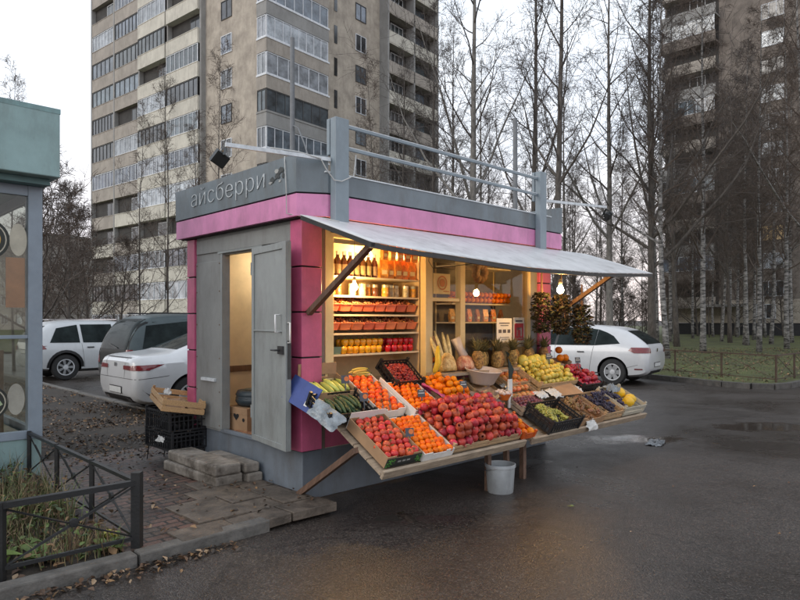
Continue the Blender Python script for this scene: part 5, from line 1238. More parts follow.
def car(name, label, loc, heading, st, paint, wheels, wr, sides, rear, lamps, plate, extra=None, hub='spoke', tw=.2, clad=None):
    o = empty(name, loc, (0,0,heading), label, 'car')
    rows = smooth_st(st, 64); p = MB(); k = 0
    for (x,zb,zs,zt,ws,wt) in rows:
        h = max(.012, zt-zs)
        half = [(0,zb),(ws*.78,zb),(ws*.93,zb+.05),(ws*.985,zb+.35*(zs-zb)),(ws,zb+.62*(zs-zb)),(ws*.985,zb+.86*(zs-zb)),(ws*.955,zs),
                (ws*.955+(wt-ws*.955)*.32,zs+h*.36),(ws*.955+(wt-ws*.955)*.72,zs+h*.74),(wt*.97,zs+h*.93),(wt*.86,zs+h*.99),(wt*.5,zs+h*1.02),(0,zs+h*1.03)]
        full = [(y,z) for y,z in half]+[(-y,z) for y,z in half[-2:0:-1]]
        k = len(full); p.v += [(x,y,z) for y,z in full]
    for i in range(len(rows)-1):
        for j in range(k): p.f.append((i*k+j,i*k+(j+1)%k,(i+1)*k+(j+1)%k,(i+1)*k+j)); p.m.append(0)
    p.f.append(tuple(range(k))); p.m.append(0); p.f.append(tuple(range((len(rows)-1)*k,len(rows)*k))[::-1]); p.m.append(0)
    body = p.build('body', [paint, trim], o, angle=35)
    bm = bmesh.new(); bm.from_mesh(body.data); bmesh.ops.recalc_face_normals(bm, faces=bm.faces); bm.to_mesh(body.data)
    tree = BVHTree.FromBMesh(bm); bm.free()
    def panel(poly, proj, m, off=.006, nm='panel', par=o, step=.05, thick=False):
        b = bmesh.new(); vs = [b.verts.new((q[0],q[1],0)) for q in poly]; b.faces.new(vs)
        for ax in (0,1):
            lo = min(q[ax] for q in poly); hi = max(q[ax] for q in poly); t = lo+step
            while t < hi:
                co = (t,0,0) if ax == 0 else (0,t,0); no = (1,0,0) if ax == 0 else (0,1,0)
                bmesh.ops.bisect_plane(b, geom=b.verts[:]+b.edges[:]+b.faces[:], plane_co=co, plane_no=no); t += step
        dead = []
        for v_ in b.verts:
            a_, c_ = v_.co.x, v_.co.y
            org, dr = {'L':((a_,3,c_),(0,-1,0)),'R':((a_,-3,c_),(0,1,0)),'B':((-3,a_,c_),(1,0,0)),'T':((a_,c_,4),(0,0,-1)),'F':((9,a_,c_),(-1,0,0))}[proj]
            hit, nrm, _, _ = tree.ray_cast(Vector(org), Vector(dr))
            if hit is None: dead.append(v_); continue
            if nrm.dot(Vector(dr)) > 0: nrm = -nrm
            v_.co = hit+nrm*off
        bmesh.ops.delete(b, geom=dead, context='VERTS')
        me_ = bpy.data.meshes.new(nm); b.to_mesh(me_); b.free(); me_.materials.append(m)
        me_.polygons.foreach_set('use_smooth',[True]*len(me_.polygons))
        q = bpy.data.objects.new(nm, me_); col.objects.link(q); q.parent = par
        return q
    for s in 'LR':
        for poly in sides: panel(poly, s, car_glass, .007, 'side_window', o)
        allx = [q for poly in sides for q in poly]; 
    for proj, poly in rear: panel(poly, proj, car_glass, .007, 'rear_window', o)
    for proj, poly, m, off, nm in lamps: panel(poly, proj, m, off, nm, o, .035)
    if plate:
        y0, y1, z0, z1 = plate; panel([(y0,z0),(y1,z0),(y1,z1),(y0,z1)],'B',trim,.008,'plate_holder',o); panel([(y0+.02,z0+.015),(y1-.02,z0+.015),(y1-.02,z1-.015),(y0+.02,z1-.015)],'B',plate_m,.014,'number_plate',o)
    if extra: extra(panel, o)
    # wheel arches cut from the body
    for xw in wheels:
        c_ = MB(); c_.tube([(xw,-1.3,wr),(xw,1.3,wr)],wr*1.16,40); cut = c_.build('cut',[trim],o)
        mod = body.modifiers.new('arch','BOOLEAN'); mod.object = cut; mod.operation = 'DIFFERENCE'; mod.solver = 'EXACT'
        try: mod.material_mode = 'TRANSFER'
        except Exception: pass
        bpy.context.view_layer.update()
        me_ = bpy.data.meshes.new_from_object(body.evaluated_get(bpy.context.evaluated_depsgraph_get())); body.modifiers.remove(mod); body.data = me_; bpy.data.objects.remove(cut)
    body.data.set_sharp_from_angle(angle=R(35))
    q = MB(); hw = max(r[4] for r in rows)
    q.box(wheels[0]-.55,wheels[1]+.5,-hw*.62,hw*.62,.20,.62); q.build('underbody', trim, o)
    for xw in wheels:
        for sy in (-1,1):
            w_ = bpy.data.objects.new('wheel', None); col.objects.link(w_); w_.parent = o; w_.location = (xw, sy*(hw-.12), wr)
            Mw = Matrix.Rotation(R(-90)*sy,4,'X')
            q = MB(); q.lathe([(wr*.62,-tw/2),(wr*.9,-tw/2),(wr*.985,-tw*.36),(wr,0),(wr*.985,tw*.36),(wr*.93,tw*.46),(wr*.66,tw*.5),(wr*.62,tw*.42)],36,Mw); q.build('tyre', tyre_m, w_, angle=40)
            q = MB(); q.lathe([(wr*.63,tw*.42),(wr*.58,tw*.44),(wr*.57,tw*.2),(.001,tw*.2)],30,Mw,1); q.lathe([(wr*.64,tw*.40),(wr*.635,tw*.46),(wr*.56,tw*.46),(wr*.56,tw*.38)],30,Mw,0)
            nsp = {'spoke':7,'cap':6,'five':10}[hub]
            for i in range(nsp):
                a = 6.283*i/nsp; A_ = Mw @ Matrix.Rotation(a,4,'Z')
                wd = .16 if hub == 'cap' else .085
                q.add([A_ @ Vector(t_) for t_ in [(wr*.10,-wr*wd*.8,tw*.42),(wr*.57,-wr*wd*1.2,tw*.40),(wr*.57,wr*wd*1.2,tw*.40),(wr*.10,wr*wd*.8,tw*.42)]],[(0,1,2,3),(3,2,1,0)],0)
            q.lathe([(wr*.2,tw*.36),(wr*.19,tw*.45),(.001,tw*.47)],16,Mw,0); q.build('rim',[rim_m,trim],w_,angle=40)
    return o, panel
seam_m = mat('panel_gap',(.08,.08,.08),.6)
def strip(p0, p1, w_):
    d_ = Vector((p1[0]-p0[0],p1[1]-p0[1])).normalized(); n_ = Vector((-d_.y,d_.x))*w_/2
    return [(p0[0]-n_.x,p0[1]-n_.y),(p1[0]-n_.x,p1[1]-n_.y),(p1[0]+n_.x,p1[1]+n_.y),(p0[0]+n_.x,p0[1]+n_.y)]
def seams(doors, sill):
    def f(panel, o):
        for s in 'LR':
            for (x,z0,z1,x2) in doors: panel(strip((x,z0),(x2,z1),.008), s, seam_m, .003, 'door_seam', o)
            for (x,z) in sill: panel(strip((x-.09,z),(x+.09,z),.03), s, trim, .02, 'door_handle', o)
    return f
wpaint = mat('white_car_paint',(.52,.53,.54),.28,var=.03,coat=.5,grime=.05); spaint = mat('silver_white_car_paint',(.50,.52,.53),.3,var=.03,coat=.6,grime=.12)
dpaint = mat('dark_green_grey_car_paint',(.070,.090,.095),.35,metal=.0,var=.08,coat=.0,grime=.03,spec=.22)

# white sedan
sed = [(0,.42,.72,.92,.72,.62),(.05,.30,.80,.985,.80,.66),(.15,.25,.85,1.02,.85,.66),(.4,.22,.89,1.04,.885,.64),(.72,.20,.905,1.075,.90,.60),(1.1,.19,.915,1.21,.90,.575),(1.6,.19,.92,1.39,.90,.555),(2.1,.19,.915,1.455,.90,.56),
       (2.6,.19,.91,1.43,.90,.56),(3.05,.19,.90,1.26,.90,.59),(3.5,.19,.885,1.02,.89,.64),(4.1,.20,.80,.90,.87,.66),(4.4,.24,.70,.78,.80,.60),(4.57,.34,.60,.66,.66,.5)]
def sed_x(panel, o):
    seams([(1.72,.28,.93,1.62),(2.62,.28,.92,2.62)],[(1.95,.83),(2.85,.82)])(panel, o)
    panel([(-.62,.26),(.62,.26),(.56,.37),(-.56,.37)],'B',trim,.008,'rear_diffuser',o)
    for s in (-1,1): panel([(s*.40,.30),(s*.56,.30),(s*.56,.345),(s*.40,.345)],'B',chrome,.016,'exhaust_tip',o)
    for s in 'LR': panel([(.10,.50),(.13,.47),(.36,.32),(.30,.32)],s,trim,.006,'bumper_vent',o)
    panel(strip((-.5,.985),(.5,.985),.012),'B',trim,.004,'boot_seam',o)
    panel([(-.05,.84),(.05,.84),(.05,.90),(-.05,.90)],'B',chrome,.008,'emblem',o)
    panel(strip((-.80,.655),(.80,.655),.009),'B',seam_m,.003,'bumper_seam',o)
    for s in (-1,1): panel(strip((s*.36,.66),(s*.42,.975),.009),'B',seam_m,.003,'boot_seam',o)
    for s in 'LR': panel(strip((.06,.655),(.52,.70),.009),s,seam_m,.003,'bumper_seam',o)
U_H = KA
rp = Vector((-4.72,10.63,0)); hd = Vector((kc,ks,0)); lf = Vector((-ks,kc,0))
car('white_sedan','white saloon car parked beside the kiosk with slim red tail lamps',rp,U_H,sed,wpaint,(.90,3.66),.335,
    [[(1.18,.975),(1.5,1.22),(1.85,1.35),(2.12,1.385),(2.14,.965)],[(2.20,.965),(2.18,1.39),(2.55,1.365),(2.85,1.25),(3.22,1.0),(3.2,.965)]],
    [('T',[(.80,.52),(.80,-.52),(1.60,-.47),(1.60,.47)])],
    [('L',[(.0,.80),(.0,.90),(.42,.90),(.20,.80)],lamp_red,.008,'tail_lamp'),('R',[(.0,.79),(.0,.87),(.46,.885),(.22,.80)],lamp_red,.008,'tail_lamp'),
     ('B',[(.34,.80),(.84,.79),(.84,.87),(.34,.865)],lamp_red,.009,'tail_lamp'),('B',[(-.34,.80),(-.84,.79),(-.84,.87),(-.34,.865)],lamp_red,.009,'tail_lamp')],
    (-.27,.27,.40,.52), sed_x, hub='five')
# dark minivan
van = [(0,.44,.80,.95,.78,.70),(.05,.34,.90,1.12,.83,.72),(.14,.28,.95,1.34,.87,.71),(.28,.25,.97,1.55,.885,.68),(.5,.22,.98,1.67,.89,.66),(.9,.2,.98,1.71,.89,.65),(1.6,.2,.975,1.72,.89,.65),(2.3,.2,.96,1.69,.89,.64),(2.8,.2,.95,1.52,.885,.65),
       (3.3,.2,.93,1.22,.88,.68),(3.6,.2,.90,1.04,.87,.68),(4.1,.22,.78,.88,.82,.64),(4.4,.3,.66,.70,.70,.54)]
def van_x(panel, o):
    seams([(1.5,.28,1.0,1.5),(2.4,.28,1.0,2.4)],[(1.65,.88),(2.55,.86)])(panel, o)
    panel([(-.84,.36),(.84,.36),(.84,.58),(-.84,.58)],'B',trim,.012,'bumper',o); panel([(-.76,.66),(.76,.66),(.76,.95),(.67,1.62),(-.67,1.62),(-.76,.95)],'B',mat('dark_tailgate',(.02,.022,.022),.5,spec=.15),.004,'tailgate',o)
    panel(strip((-.30,1.02),(.22,1.10),.02),'B',trim,.03,'rear_wiper',o)
    for s in (-1,1):
        q = MB(); q.bar((.55,s*.60,1.745),(2.4,s*.60,1.735),.03,.03); q.build('roof_rail', trim, o)
car('dark_minivan','dark grey-green people carrier parked between the white saloon and the silver car',Vector((-5.98,13.28,0)),U_H,van,dpaint,(.85,3.50),.33,
    [[(.30,1.02),(.42,1.48),(1.42,1.58),(1.44,1.02)],[(1.52,1.02),(1.51,1.585),(2.28,1.57),(2.36,1.01)],[(2.44,1.01),(2.37,1.56),(2.6,1.48),(3.2,1.06)]],
    [('B',[(-.72,1.0),(.72,1.0),(.63,1.58),(-.63,1.58)])],
    [('B',[(.66,.70),(.86,.70),(.80,1.0),(.72,1.0)],lamp_red,.010,'tail_lamp'),('B',[(-.66,.70),(-.86,.70),(-.80,1.0),(-.72,1.0)],lamp_red,.010,'tail_lamp')],
    (-.26,.26,.72,.83), van_x)
# silver-white SUV
suv = [(0,.46,.78,.92,.76,.66),(.05,.36,.88,1.06,.83,.70),(.14,.30,.93,1.22,.87,.69),(.3,.27,.95,1.42,.88,.66),(.55,.25,.96,1.54,.885,.64),(1.0,.24,.96,1.59,.885,.63),(1.8,.24,.95,1.60,.885,.63),(2.3,.24,.94,1.55,.885,.63),(2.8,.24,.93,1.30,.88,.66),
       (3.15,.24,.92,1.06,.87,.68),(3.7,.25,.86,.95,.85,.66),(4.05,.32,.74,.78,.74,.58),(4.15,.4,.66,.70,.66,.52)]
def suv_x(panel, o):
    seams([(1.28,.32,.97,1.20),(2.15,.32,.97,2.15)],[(1.42,.86),(2.3,.84)])(panel, o)
    for s in 'LR':
        for xw in (.80,3.30):
            P = [(xw+.46*math.cos(a),.345+.46*math.sin(a)) for a in [math.pi*i/12 for i in range(13)]]; P += [(xw+.39*math.cos(a),.345+.39*math.sin(a)) for a in [math.pi*i/12 for i in range(12,-1,-1)]]
            for i in range(12): panel([P[i],P[i+1],P[24-i],P[25-i]],s,trim,.008,'arch_trim',o,.06)
    for s in (-1,1):
        q = MB(); q.bar((.45,s*.58,1.61),(2.2,s*.58,1.615),.03,.03); q.build('roof_rail', chrome, o)
car('silver_suv','silver white compact off-roader parked at the left by the teal kiosk',Vector((-10.05,17.07,0)),U_H,suv,spaint,(.80,3.30),.345,
    [[(.42,1.0),(.60,1.38),(1.12,1.47),(1.16,.99)],[(1.24,.99),(1.20,1.475),(2.02,1.48),(2.08,.98)],[(2.18,.98),(2.10,1.475),(2.3,1.42),(2.85,1.02)]],
    [('B',[(-.68,1.0),(.68,1.0),(.58,1.44),(-.58,1.44)])],
    [('R',[(.0,.80),(.0,.98),(.22,.97),(.34,.84)],lamp_red,.009,'tail_lamp'),('L',[(.0,.80),(.0,.98),(.22,.97),(.34,.84)],lamp_red,.009,'tail_lamp'),
     ('B',[(.55,.78),(.85,.80),(.85,.97),(.55,.92)],lamp_red,.009,'tail_lamp'),('B',[(-.55,.78),(-.85,.80),(-.85,.97),(-.55,.92)],lamp_red,.009,'tail_lamp')],
    (-.26,.26,.70,.82), suv_x)
# white hatchback on the right
hat = [(0,.42,.74,.90,.72,.62),(.05,.30,.84,1.0,.80,.67),(.14,.25,.89,1.07,.85,.66),(.35,.22,.92,1.22,.88,.62),(.62,.2,.925,1.36,.885,.585),(.9,.19,.925,1.42,.885,.575),(1.5,.19,.92,1.46,.885,.575),(2.1,.19,.91,1.445,.885,.58),(2.6,.19,.90,1.32,.88,.60),
       (3.1,.19,.89,1.07,.88,.65),(3.4,.19,.87,.98,.87,.66),(3.9,.21,.78,.86,.84,.64),(4.18,.26,.68,.73,.75,.56),(4.31,.36,.60,.63,.62,.46)]
def hat_x(panel, o):
    seams([(1.42,.28,.95,1.30),(2.32,.28,.95,2.32)],[(1.62,.80),(2.48,.80)])(panel, o)
    for s in 'LR':
        panel([(2.285,.955),(2.235,1.39),(2.30,1.388),(2.35,.955)],s,trim,.009,'door_pillar',o)
        panel(strip((.5,.30),(3.7,.26),.03),s,trim,.004,'sill_trim',o); panel(strip((.22,.52),(.50,.44),.008),s,seam_m,.003,'bumper_seam',o)
    panel([(-.5,.28),(.5,.28),(.46,.36),(-.46,.36)],'B',trim,.008,'rear_diffuser',o); panel([(-.05,.82),(.05,.82),(.05,.90),(-.05,.90)],'B',chrome,.010,'emblem',o)
    for s in 'LR': panel([(.12,.40),(.30,.40),(.30,.43),(.12,.43)],s,lamp_red,.008,'reflector',o)
dcar = Vector((-.80,.60,0)); ha = math.atan2(.60,-.80)
rw = Vector((5.24,15.75,0)); left_n = Vector((-math.sin(ha),math.cos(ha),0))
car('white_hatchback','white five-door hatchback parked by the lawn beyond the far end of the kiosk',rw-dcar*.83-left_n*.80,ha,hat,wpaint,(.83,3.41),.325,
    [[(.66,1.02),(.84,1.20),(1.0,1.28),(1.24,1.36),(1.28,.965)],[(1.285,.965),(1.25,1.36),(1.62,1.40),(2.24,1.39),(2.29,.955)],[(2.345,.955),(2.30,1.385),(2.55,1.30),(3.0,1.04),(3.02,.955)]],
    [('B',[(-.60,1.01),(.60,1.01),(.50,1.33),(-.50,1.33)])],
    [('L',[(.04,.80),(.10,.93),(.38,.93),(.44,.86),(.30,.80)],lamp_red,.010,'tail_lamp'),('R',[(.04,.80),(.10,.93),(.38,.93),(.44,.86),(.30,.80)],lamp_red,.010,'tail_lamp'),
     ('B',[(.56,.80),(.82,.80),(.82,.93),(.60,.93)],lamp_red,.010,'tail_lamp'),('B',[(-.56,.80),(-.82,.80),(-.82,.93),(-.60,.93)],lamp_red,.010,'tail_lamp')],
    (-.26,.26,.44,.56), hat_x, hub='cap')

# ================================================================== APARTMENT TOWERS
def brick_wall(nm, c, c2):
    m = mat(nm, c, .85, var=.14, scale=.9, c2=c2, bump=.35, bscale=7, grime=.3)
    return m
tb = brick_wall('tower_brown_brick',(.34,.30,.25),(.42,.375,.31)); panel_m = mat('cream_balcony_panel',(.52,.50,.43),.8,var=.14,scale=.8,grime=.35)
panel_b = mat('tan_balcony_panel',(.33,.30,.26),.8,var=.15,scale=.8,grime=.4); pier_m = mat('tower_pier_grey',(.27,.27,.26),.8,var=.15,scale=.6,grime=.3)
win_gl = mat('tower_window_glass',(.10,.125,.15),.08,var=.6,scale=.9,spec=.9,rand=.5); win_lt = mat('tower_window_curtain',(.32,.35,.38),.12,var=.5,scale=1.2,spec=.9,rand=.35)
win_dk = mat('tower_window_dark',(.04,.045,.05),.1,var=.7,scale=.8,spec=.8,rand=.6); fr_w = mat('white_window_frame',(.62,.65,.68),.5); fr_d = mat('dark_window_frame',(.06,.06,.06),.6)
recess_shade = mat('balcony_shade',(.05,.048,.045),.9,var=.3,scale=.6)  # shade of the open balconies, painted as thin dark sheets on the wall
Cn = Vector((-9.6,46.5,0)); pd = Vector((-.778,.628,0)); qd = Vector((.628,.778,0))
T1 = empty('apartment_tower', Cn, (0,0,0), 'tall brown brick and cream panel apartment tower behind the kiosk on the left', 'apartment building')
TM = Matrix((pd,qd,Vector((0,0,1)))).transposed().to_4x4()      # local x = along left face, y = along right face
T1.matrix_world = Matrix.Translation(Cn) @ Matrix.Rotation(math.atan2(qd.y,qd.x),4,'Z')
# local frame: X along right face (s), Y along left face (t, away)
H = 40.0
p = MB(); p.box(.0,21.6,1.1,26.2,-.1,H); p.build('wall', tb, T1)
p = MB(); p.box(-.02,0,1.1,26.2,-.1,1.2); p.build('base_course', pier_m, T1)
def win_unit(parent, M, w, h, nm, fm_, gm, mull=2, trans=None, depth=.06, name='window'):
    q = MB(); f = .055
    for (x0,x1,z0,z1) in [(0,w,0,f),(0,w,h-f,h),(0,f,f,h-f),(w-f,w,f,h-f)]: q.obox(M,x0,x1,-depth,0,z0,z1)
    for i in range(1,mull): x = w*i/mull; q.obox(M,x-f*.45,x+f*.45,-depth*.95,0,f,h-f)
    if trans: q.obox(M,f,w-f,-depth*.9,0,h*trans-.02,h*trans+.02)
    o = q.build(name, fm_, parent); g = MB(); g.obox(M,f*.5,w-f*.5,-.015,-.005,f*.5,h-f*.5); g.build('pane', gm, o)
    return o
def face_left(t, z, s=0):     # outward of the left face is -X ; window runs toward smaller t (rightwards in view)
    return Matrix.Translation((s,t,z)) @ Matrix(((0,1,0,0),(-1,0,0,0),(0,0,1,0),(0,0,0,1)))
def face_right(s, z, t=1.1): return Matrix.Translation((s,t,z)) 
r_ = random.Random(77)
bays = [(21.8,26.0),(17.2,21.6),(12.7,17.1),(7.9,12.5)]
for (t0,t1) in [(26.0,26.2),(21.6,21.8),(17.1,17.3),(12.5,12.7),(7.7,7.9)]:
    q = MB(); q.box(-.42,0,t0,t1,0,H); q.build('pier', pier_m, T1)
FL = [.6+2.7*k for k in range(14)]
pat = {0:'ggggdodddgood', 1:'goodggoddggdg', 2:'ddgogdggoggog', 3:'gddgoggdoodog'}
types = [[r_.choice('ggdgo') for k in range(14)] for i in range(4)]
types[0] = list('gdooogddddgoog'); types[1] = list('gdgooggodddgog'); types[2] = list('gggoggdgodggdg'); types[3] = list('ggdogggdgooodg')
for bi, (t0,t1) in enumerate(bays):
    for k, z in enumerate(FL):
        if z > 38: continue
        mm = panel_m if bi >= 2 or k < 5 and (bi+k) % 2 else panel_b
        proj = .40 if bi < 2 else .62
        q = MB(); q.box(-proj,-.02,t0+.01,t1-.01,z-1.15,z); q.box(-proj-.03,-.02,t0+.01,t1-.01,z-.001,z+.05); q.build('balcony', mm, T1)
        ty = types[bi][k]; w = t1-t0-.04
        q = MB(); q.box(-.018,-.004,t0,t1,z+.02,z+1.53); q.build('recess_shade', recess_shade, T1)
        if ty == 'o':
            win_unit(T1, face_left(t0+1.9,z-.3+.33,-.022), 1.5,1.3,'',fr_w if r_.random()<.5 else fr_d, win_dk, 2, depth=.03)
        else:
            win_unit(T1, face_left(t1-.02,z+.052,-proj+.08), w,1.46,'', fr_w if ty == 'g' else fr_d, [win_lt,win_gl][r_.random()<.4] if ty == 'g' else [win_dk,win_gl][r_.random()<.4], r_.choice([5,6,6,7]))
for k, z in enumerate(FL):
    if z > 38: continue
    win_unit(T1, face_left(5.6,z+.05,-.0), 1.35,1.45,'',fr_w if k % 3 else fr_d, win_dk if k % 2 else win_gl, 2)
    # corner bay wrapping the right-hand facade
    q = MB(); q.box(-.16,6.2,-.02,1.1,z-1.05,z-.08); q.build('bay_parapet', panel_b if k % 3 else pier_m, T1)
    q = MB(); q.box(-.2,6.25,-.06,1.1,z-.08,z+.06); q.build('bay_sill', fr_w if k in (5,7,8,9) else pier_m, T1)
    q = MB(); q.box(-.05,6.1,.1,1.1,z+.06,z+1.62); q.build('bay_core', recess_shade, T1)
    fmx = fr_w if k in (5,7,8,9,10) else fr_d; gx = [win_lt,win_gl,win_gl,win_lt][k % 4] if fmx == fr_w else [win_gl,win_dk][k % 2]
    win_unit(T1, face_right(-.12,z+.06,.06), 6.25,1.56,'',fmx,gx,[7,6,8][k % 3])
    win_unit(T1, face_left(1.08,z+.06,-.08), .98,1.56,'',fmx,gx,2)
    # slit and window column
    q = MB(); q.box(7.9,8.25,1.06,1.1,z-.2,z+1.3); q.build('slit_window', win_dk, T1)
    win_unit(T1, face_right(10.5,z+.05,1.1), 1.35,1.45,'',fr_w if k % 2 else fr_d, win_dk if k % 2 else win_gl, 2)
    q = MB(); q.box(13.9,21.4,.12,1.09,z-1.1,z-.95); q.box(13.9,21.4,.10,.2,z-1.0,z+.05); q.build('balcony', panel_b if k % 2 else panel_m, T1)
    q = MB(); q.box(13.9,21.4,1.07,1.098,z-.9,z+1.6); q.build('recess_shade', recess_shade, T1)
    win_unit(T1, face_right(15.2,z-.1,1.065), 1.8,1.5,'',fr_w,win_dk,3,depth=.03); win_unit(T1, face_right(18.6,z-.1,1.065), 1.8,1.5,'',fr_d,win_gl,3,depth=.03)
    for s in (13.8,17.6,21.4): 
        if k == 0: q = MB(); q.box(s-.1,s+.1,.1,1.1,0,H); q.build('pier', pier_m, T1)

# second tower on the right, behind the birches
tb2 = brick_wall('tower_dimmed_brick',(.145,.125,.108),(.195,.168,.145)); base_m = mat('beige_ground_floor',(.38,.34,.28),.85,var=.12,scale=.6,grime=.4)  # brick like the left tower, its dimness behind the twigs put into the colour
C2 = Vector((28.7,69.3,0)); T2 = empty('apartment_tower', C2, (0,0,math.atan2(.7,.7)), 'brown brick apartment tower, colour dimmed, half hidden by birches on the right', 'apartment building')
# local: Y along the visible face going back-left; origin at its far left corner, face runs to -Y ; outward is -X
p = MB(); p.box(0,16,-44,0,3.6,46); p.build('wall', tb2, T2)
p = MB(); p.box(0.0,16,-44,0,1.3,3.6); p.build('ground_floor', base_m, T2); p = MB(); p.box(-.06,16,-44,0,-.2,1.25); p.build('plinth', mat('black_plinth',(.03,.03,.032),.8), T2)
for k in range(16):
    z = 3.9+2.7*k
    for yi, y in enumerate((-2.6,-9.4,-14.5,-20,-26)):
        if yi == 0:
            q = MB(); q.box(-1.3,-.02,-5.6,-.1,z-1.1,z-.92); q.box(-1.3,-1.2,-5.6,-.1,z-1.0,z+.05); q.build('balcony', [panel_b,tb2,pier_m][k % 3], T2)
            if k % 3 == 1: win_unit(T2, face_left(-.2,z+.06,-1.22), 5.3,1.5,'',fr_w,win_gl,6)
            q = MB(); q.box(-.02,-.004,-5.5,-.2,z-.9,z+1.55); q.build('recess_shade', recess_shade, T2)
        lit = (k, yi) in ((2,1),(5,0))
        win_unit(T2, face_left(y,z,-.002), 2.0 if yi else 1.6,1.5,'',fr_w if (k+yi) % 3 else fr_d, mat('lit_window',(.9,.62,.30),.5,emit=.12) if lit else (win_lt if (k*3+yi) % 4 == 0 else win_dk if (k+yi) % 2 else win_gl), 3 if yi else 2)
q = MB(); q.box(-2.2,-.02,-8.2,-4.4,2.9,3.15); q.box(-2.1,-2.0,-8.1,-8.0,0,2.9); q.box(-2.1,-2.0,-4.6,-4.5,0,2.9); q.build('entrance_canopy', pier_m, T2)
for i in range(5): win_unit(T2, face_left(-9-5.2*i,1.75,-.002), 1.7,1.4,'',fr_w,win_dk,2)

# far low buildings closing the view between the trunks
def far_block(x, y, w, d, h, rz, c, label, seed):
    o = empty('far_building', (x,y,0), (0,0,rz), label, 'building'); m = mat('far_wall_%d' % seed, c, .85, var=.15, scale=.4)
    p = MB(); p.box(-w/2,w/2,-d/2,d/2,-.2,h); p.build('wall', m, o); p = MB(); p.box(-w/2-.2,w/2+.2,-d/2-.2,d/2+.2,h,h+.3); p.build('roof', pier_m, o)
    n = int(w/3.4)
    for k in range(int(h/2.8)):
        for i in range(n):
            win_unit(o, Matrix.Translation((-w/2+1+i*w/n,-d/2,1+2.8*k)),1.6,1.4,'',fr_w,[win_dk,win_gl,win_lt][(i*5+k*3+seed) % 3],2)
far_block(6,118,34,12,8.4,.12,(.30,.27,.24),'low pale building far off between the bare trunks',1); far_block(-62,105,30,12,14,-.5,(.27,.25,.23),'distant greyish block beyond the bushes at the left',2)

# ================================================================== POLES
def pole(x, y, h, r0, r1, m, label, arm=None):
    o = empty('street_pole', (x,y,0), (0,0,0), label, 'street pole'); p = MB(); p.tube([(0,0,-.1),(0,0,h*.5),(0,0,h)],[r0,(r0+r1)/2,r1],12); p.build('shaft', m, o, angle=60)
    p = MB(); p.lathe([(r0*1.6,0),(r0*1.6,.5),(r0*1.02,.55)],12); p.build('base_sleeve', m, o)
    if arm: p = MB(); p.tube(arm, .025, 6); p.build('bracket', m, o)
pole(-3.7,22,11.3,.11,.075,mat('grey_pole_paint',(.16,.17,.18),.6,var=.15),'grey steel street pole rising behind the kiosk in front of the tower corner',[(0,0,8.3),(.25,-.3,8.1),(.5,-.6,7.5),(.7,-.9,6.9)])
pole(3.6,20,7.9,.075,.07,MATS['grey_pole_paint'],'short plain grey pole sticking up behind the kiosk roof rails')

# ================================================================== TREES
bark_b = bpy.data.materials.new('birch_bark'); bark_b.use_nodes = True
nt = bark_b.node_tree; n = nt.nodes; L = nt.links; pr = n['Principled BSDF']; tcx = n.new('ShaderNodeTexCoord')
mpx = n.new('ShaderNodeMapping'); mpx.inputs['Scale'].default_value = (3,3,9); L.new(tcx.outputs['Object'], mpx.inputs['Vector'])
nz = n.new('ShaderNodeTexNoise'); nz.inputs['Scale'].default_value = 1.1; nz.inputs['Detail'].default_value = 6; nz.inputs['Roughness'].default_value = .7; L.new(mpx.outputs['Vector'], nz.inputs['Vector'])
crx = n.new('ShaderNodeValToRGB'); crx.color_ramp.elements[0].position = .40; crx.color_ramp.elements[1].position = .60
crx.color_ramp.elements[0].color = (.03,.028,.026,1); crx.color_ramp.elements[1].color = (.30,.29,.275,1); L.new(nz.outputs['Fac'], crx.inputs['Fac'])
L.new(crx.outputs['Color'], pr.inputs['Base Color']); pr.inputs['Roughness'].default_value = .8; MATS['birch_bark'] = bark_b
bark_g = mat('grey_bark',(.16,.15,.135),.85,var=.4,scale=5,stretch=(3,3,1),bump=.5,bscale=16); bark_d = mat('dark_bark',(.085,.074,.064),.85,var=.4,scale=5,stretch=(3,3,1),bump=.5,bscale=16)
twig_m = mat('dark_twig',(.062,.052,.046),.85,var=.3,scale=.5); twig_b = mat('brownish_twig',(.085,.064,.05),.85,var=.3,scale=.5)
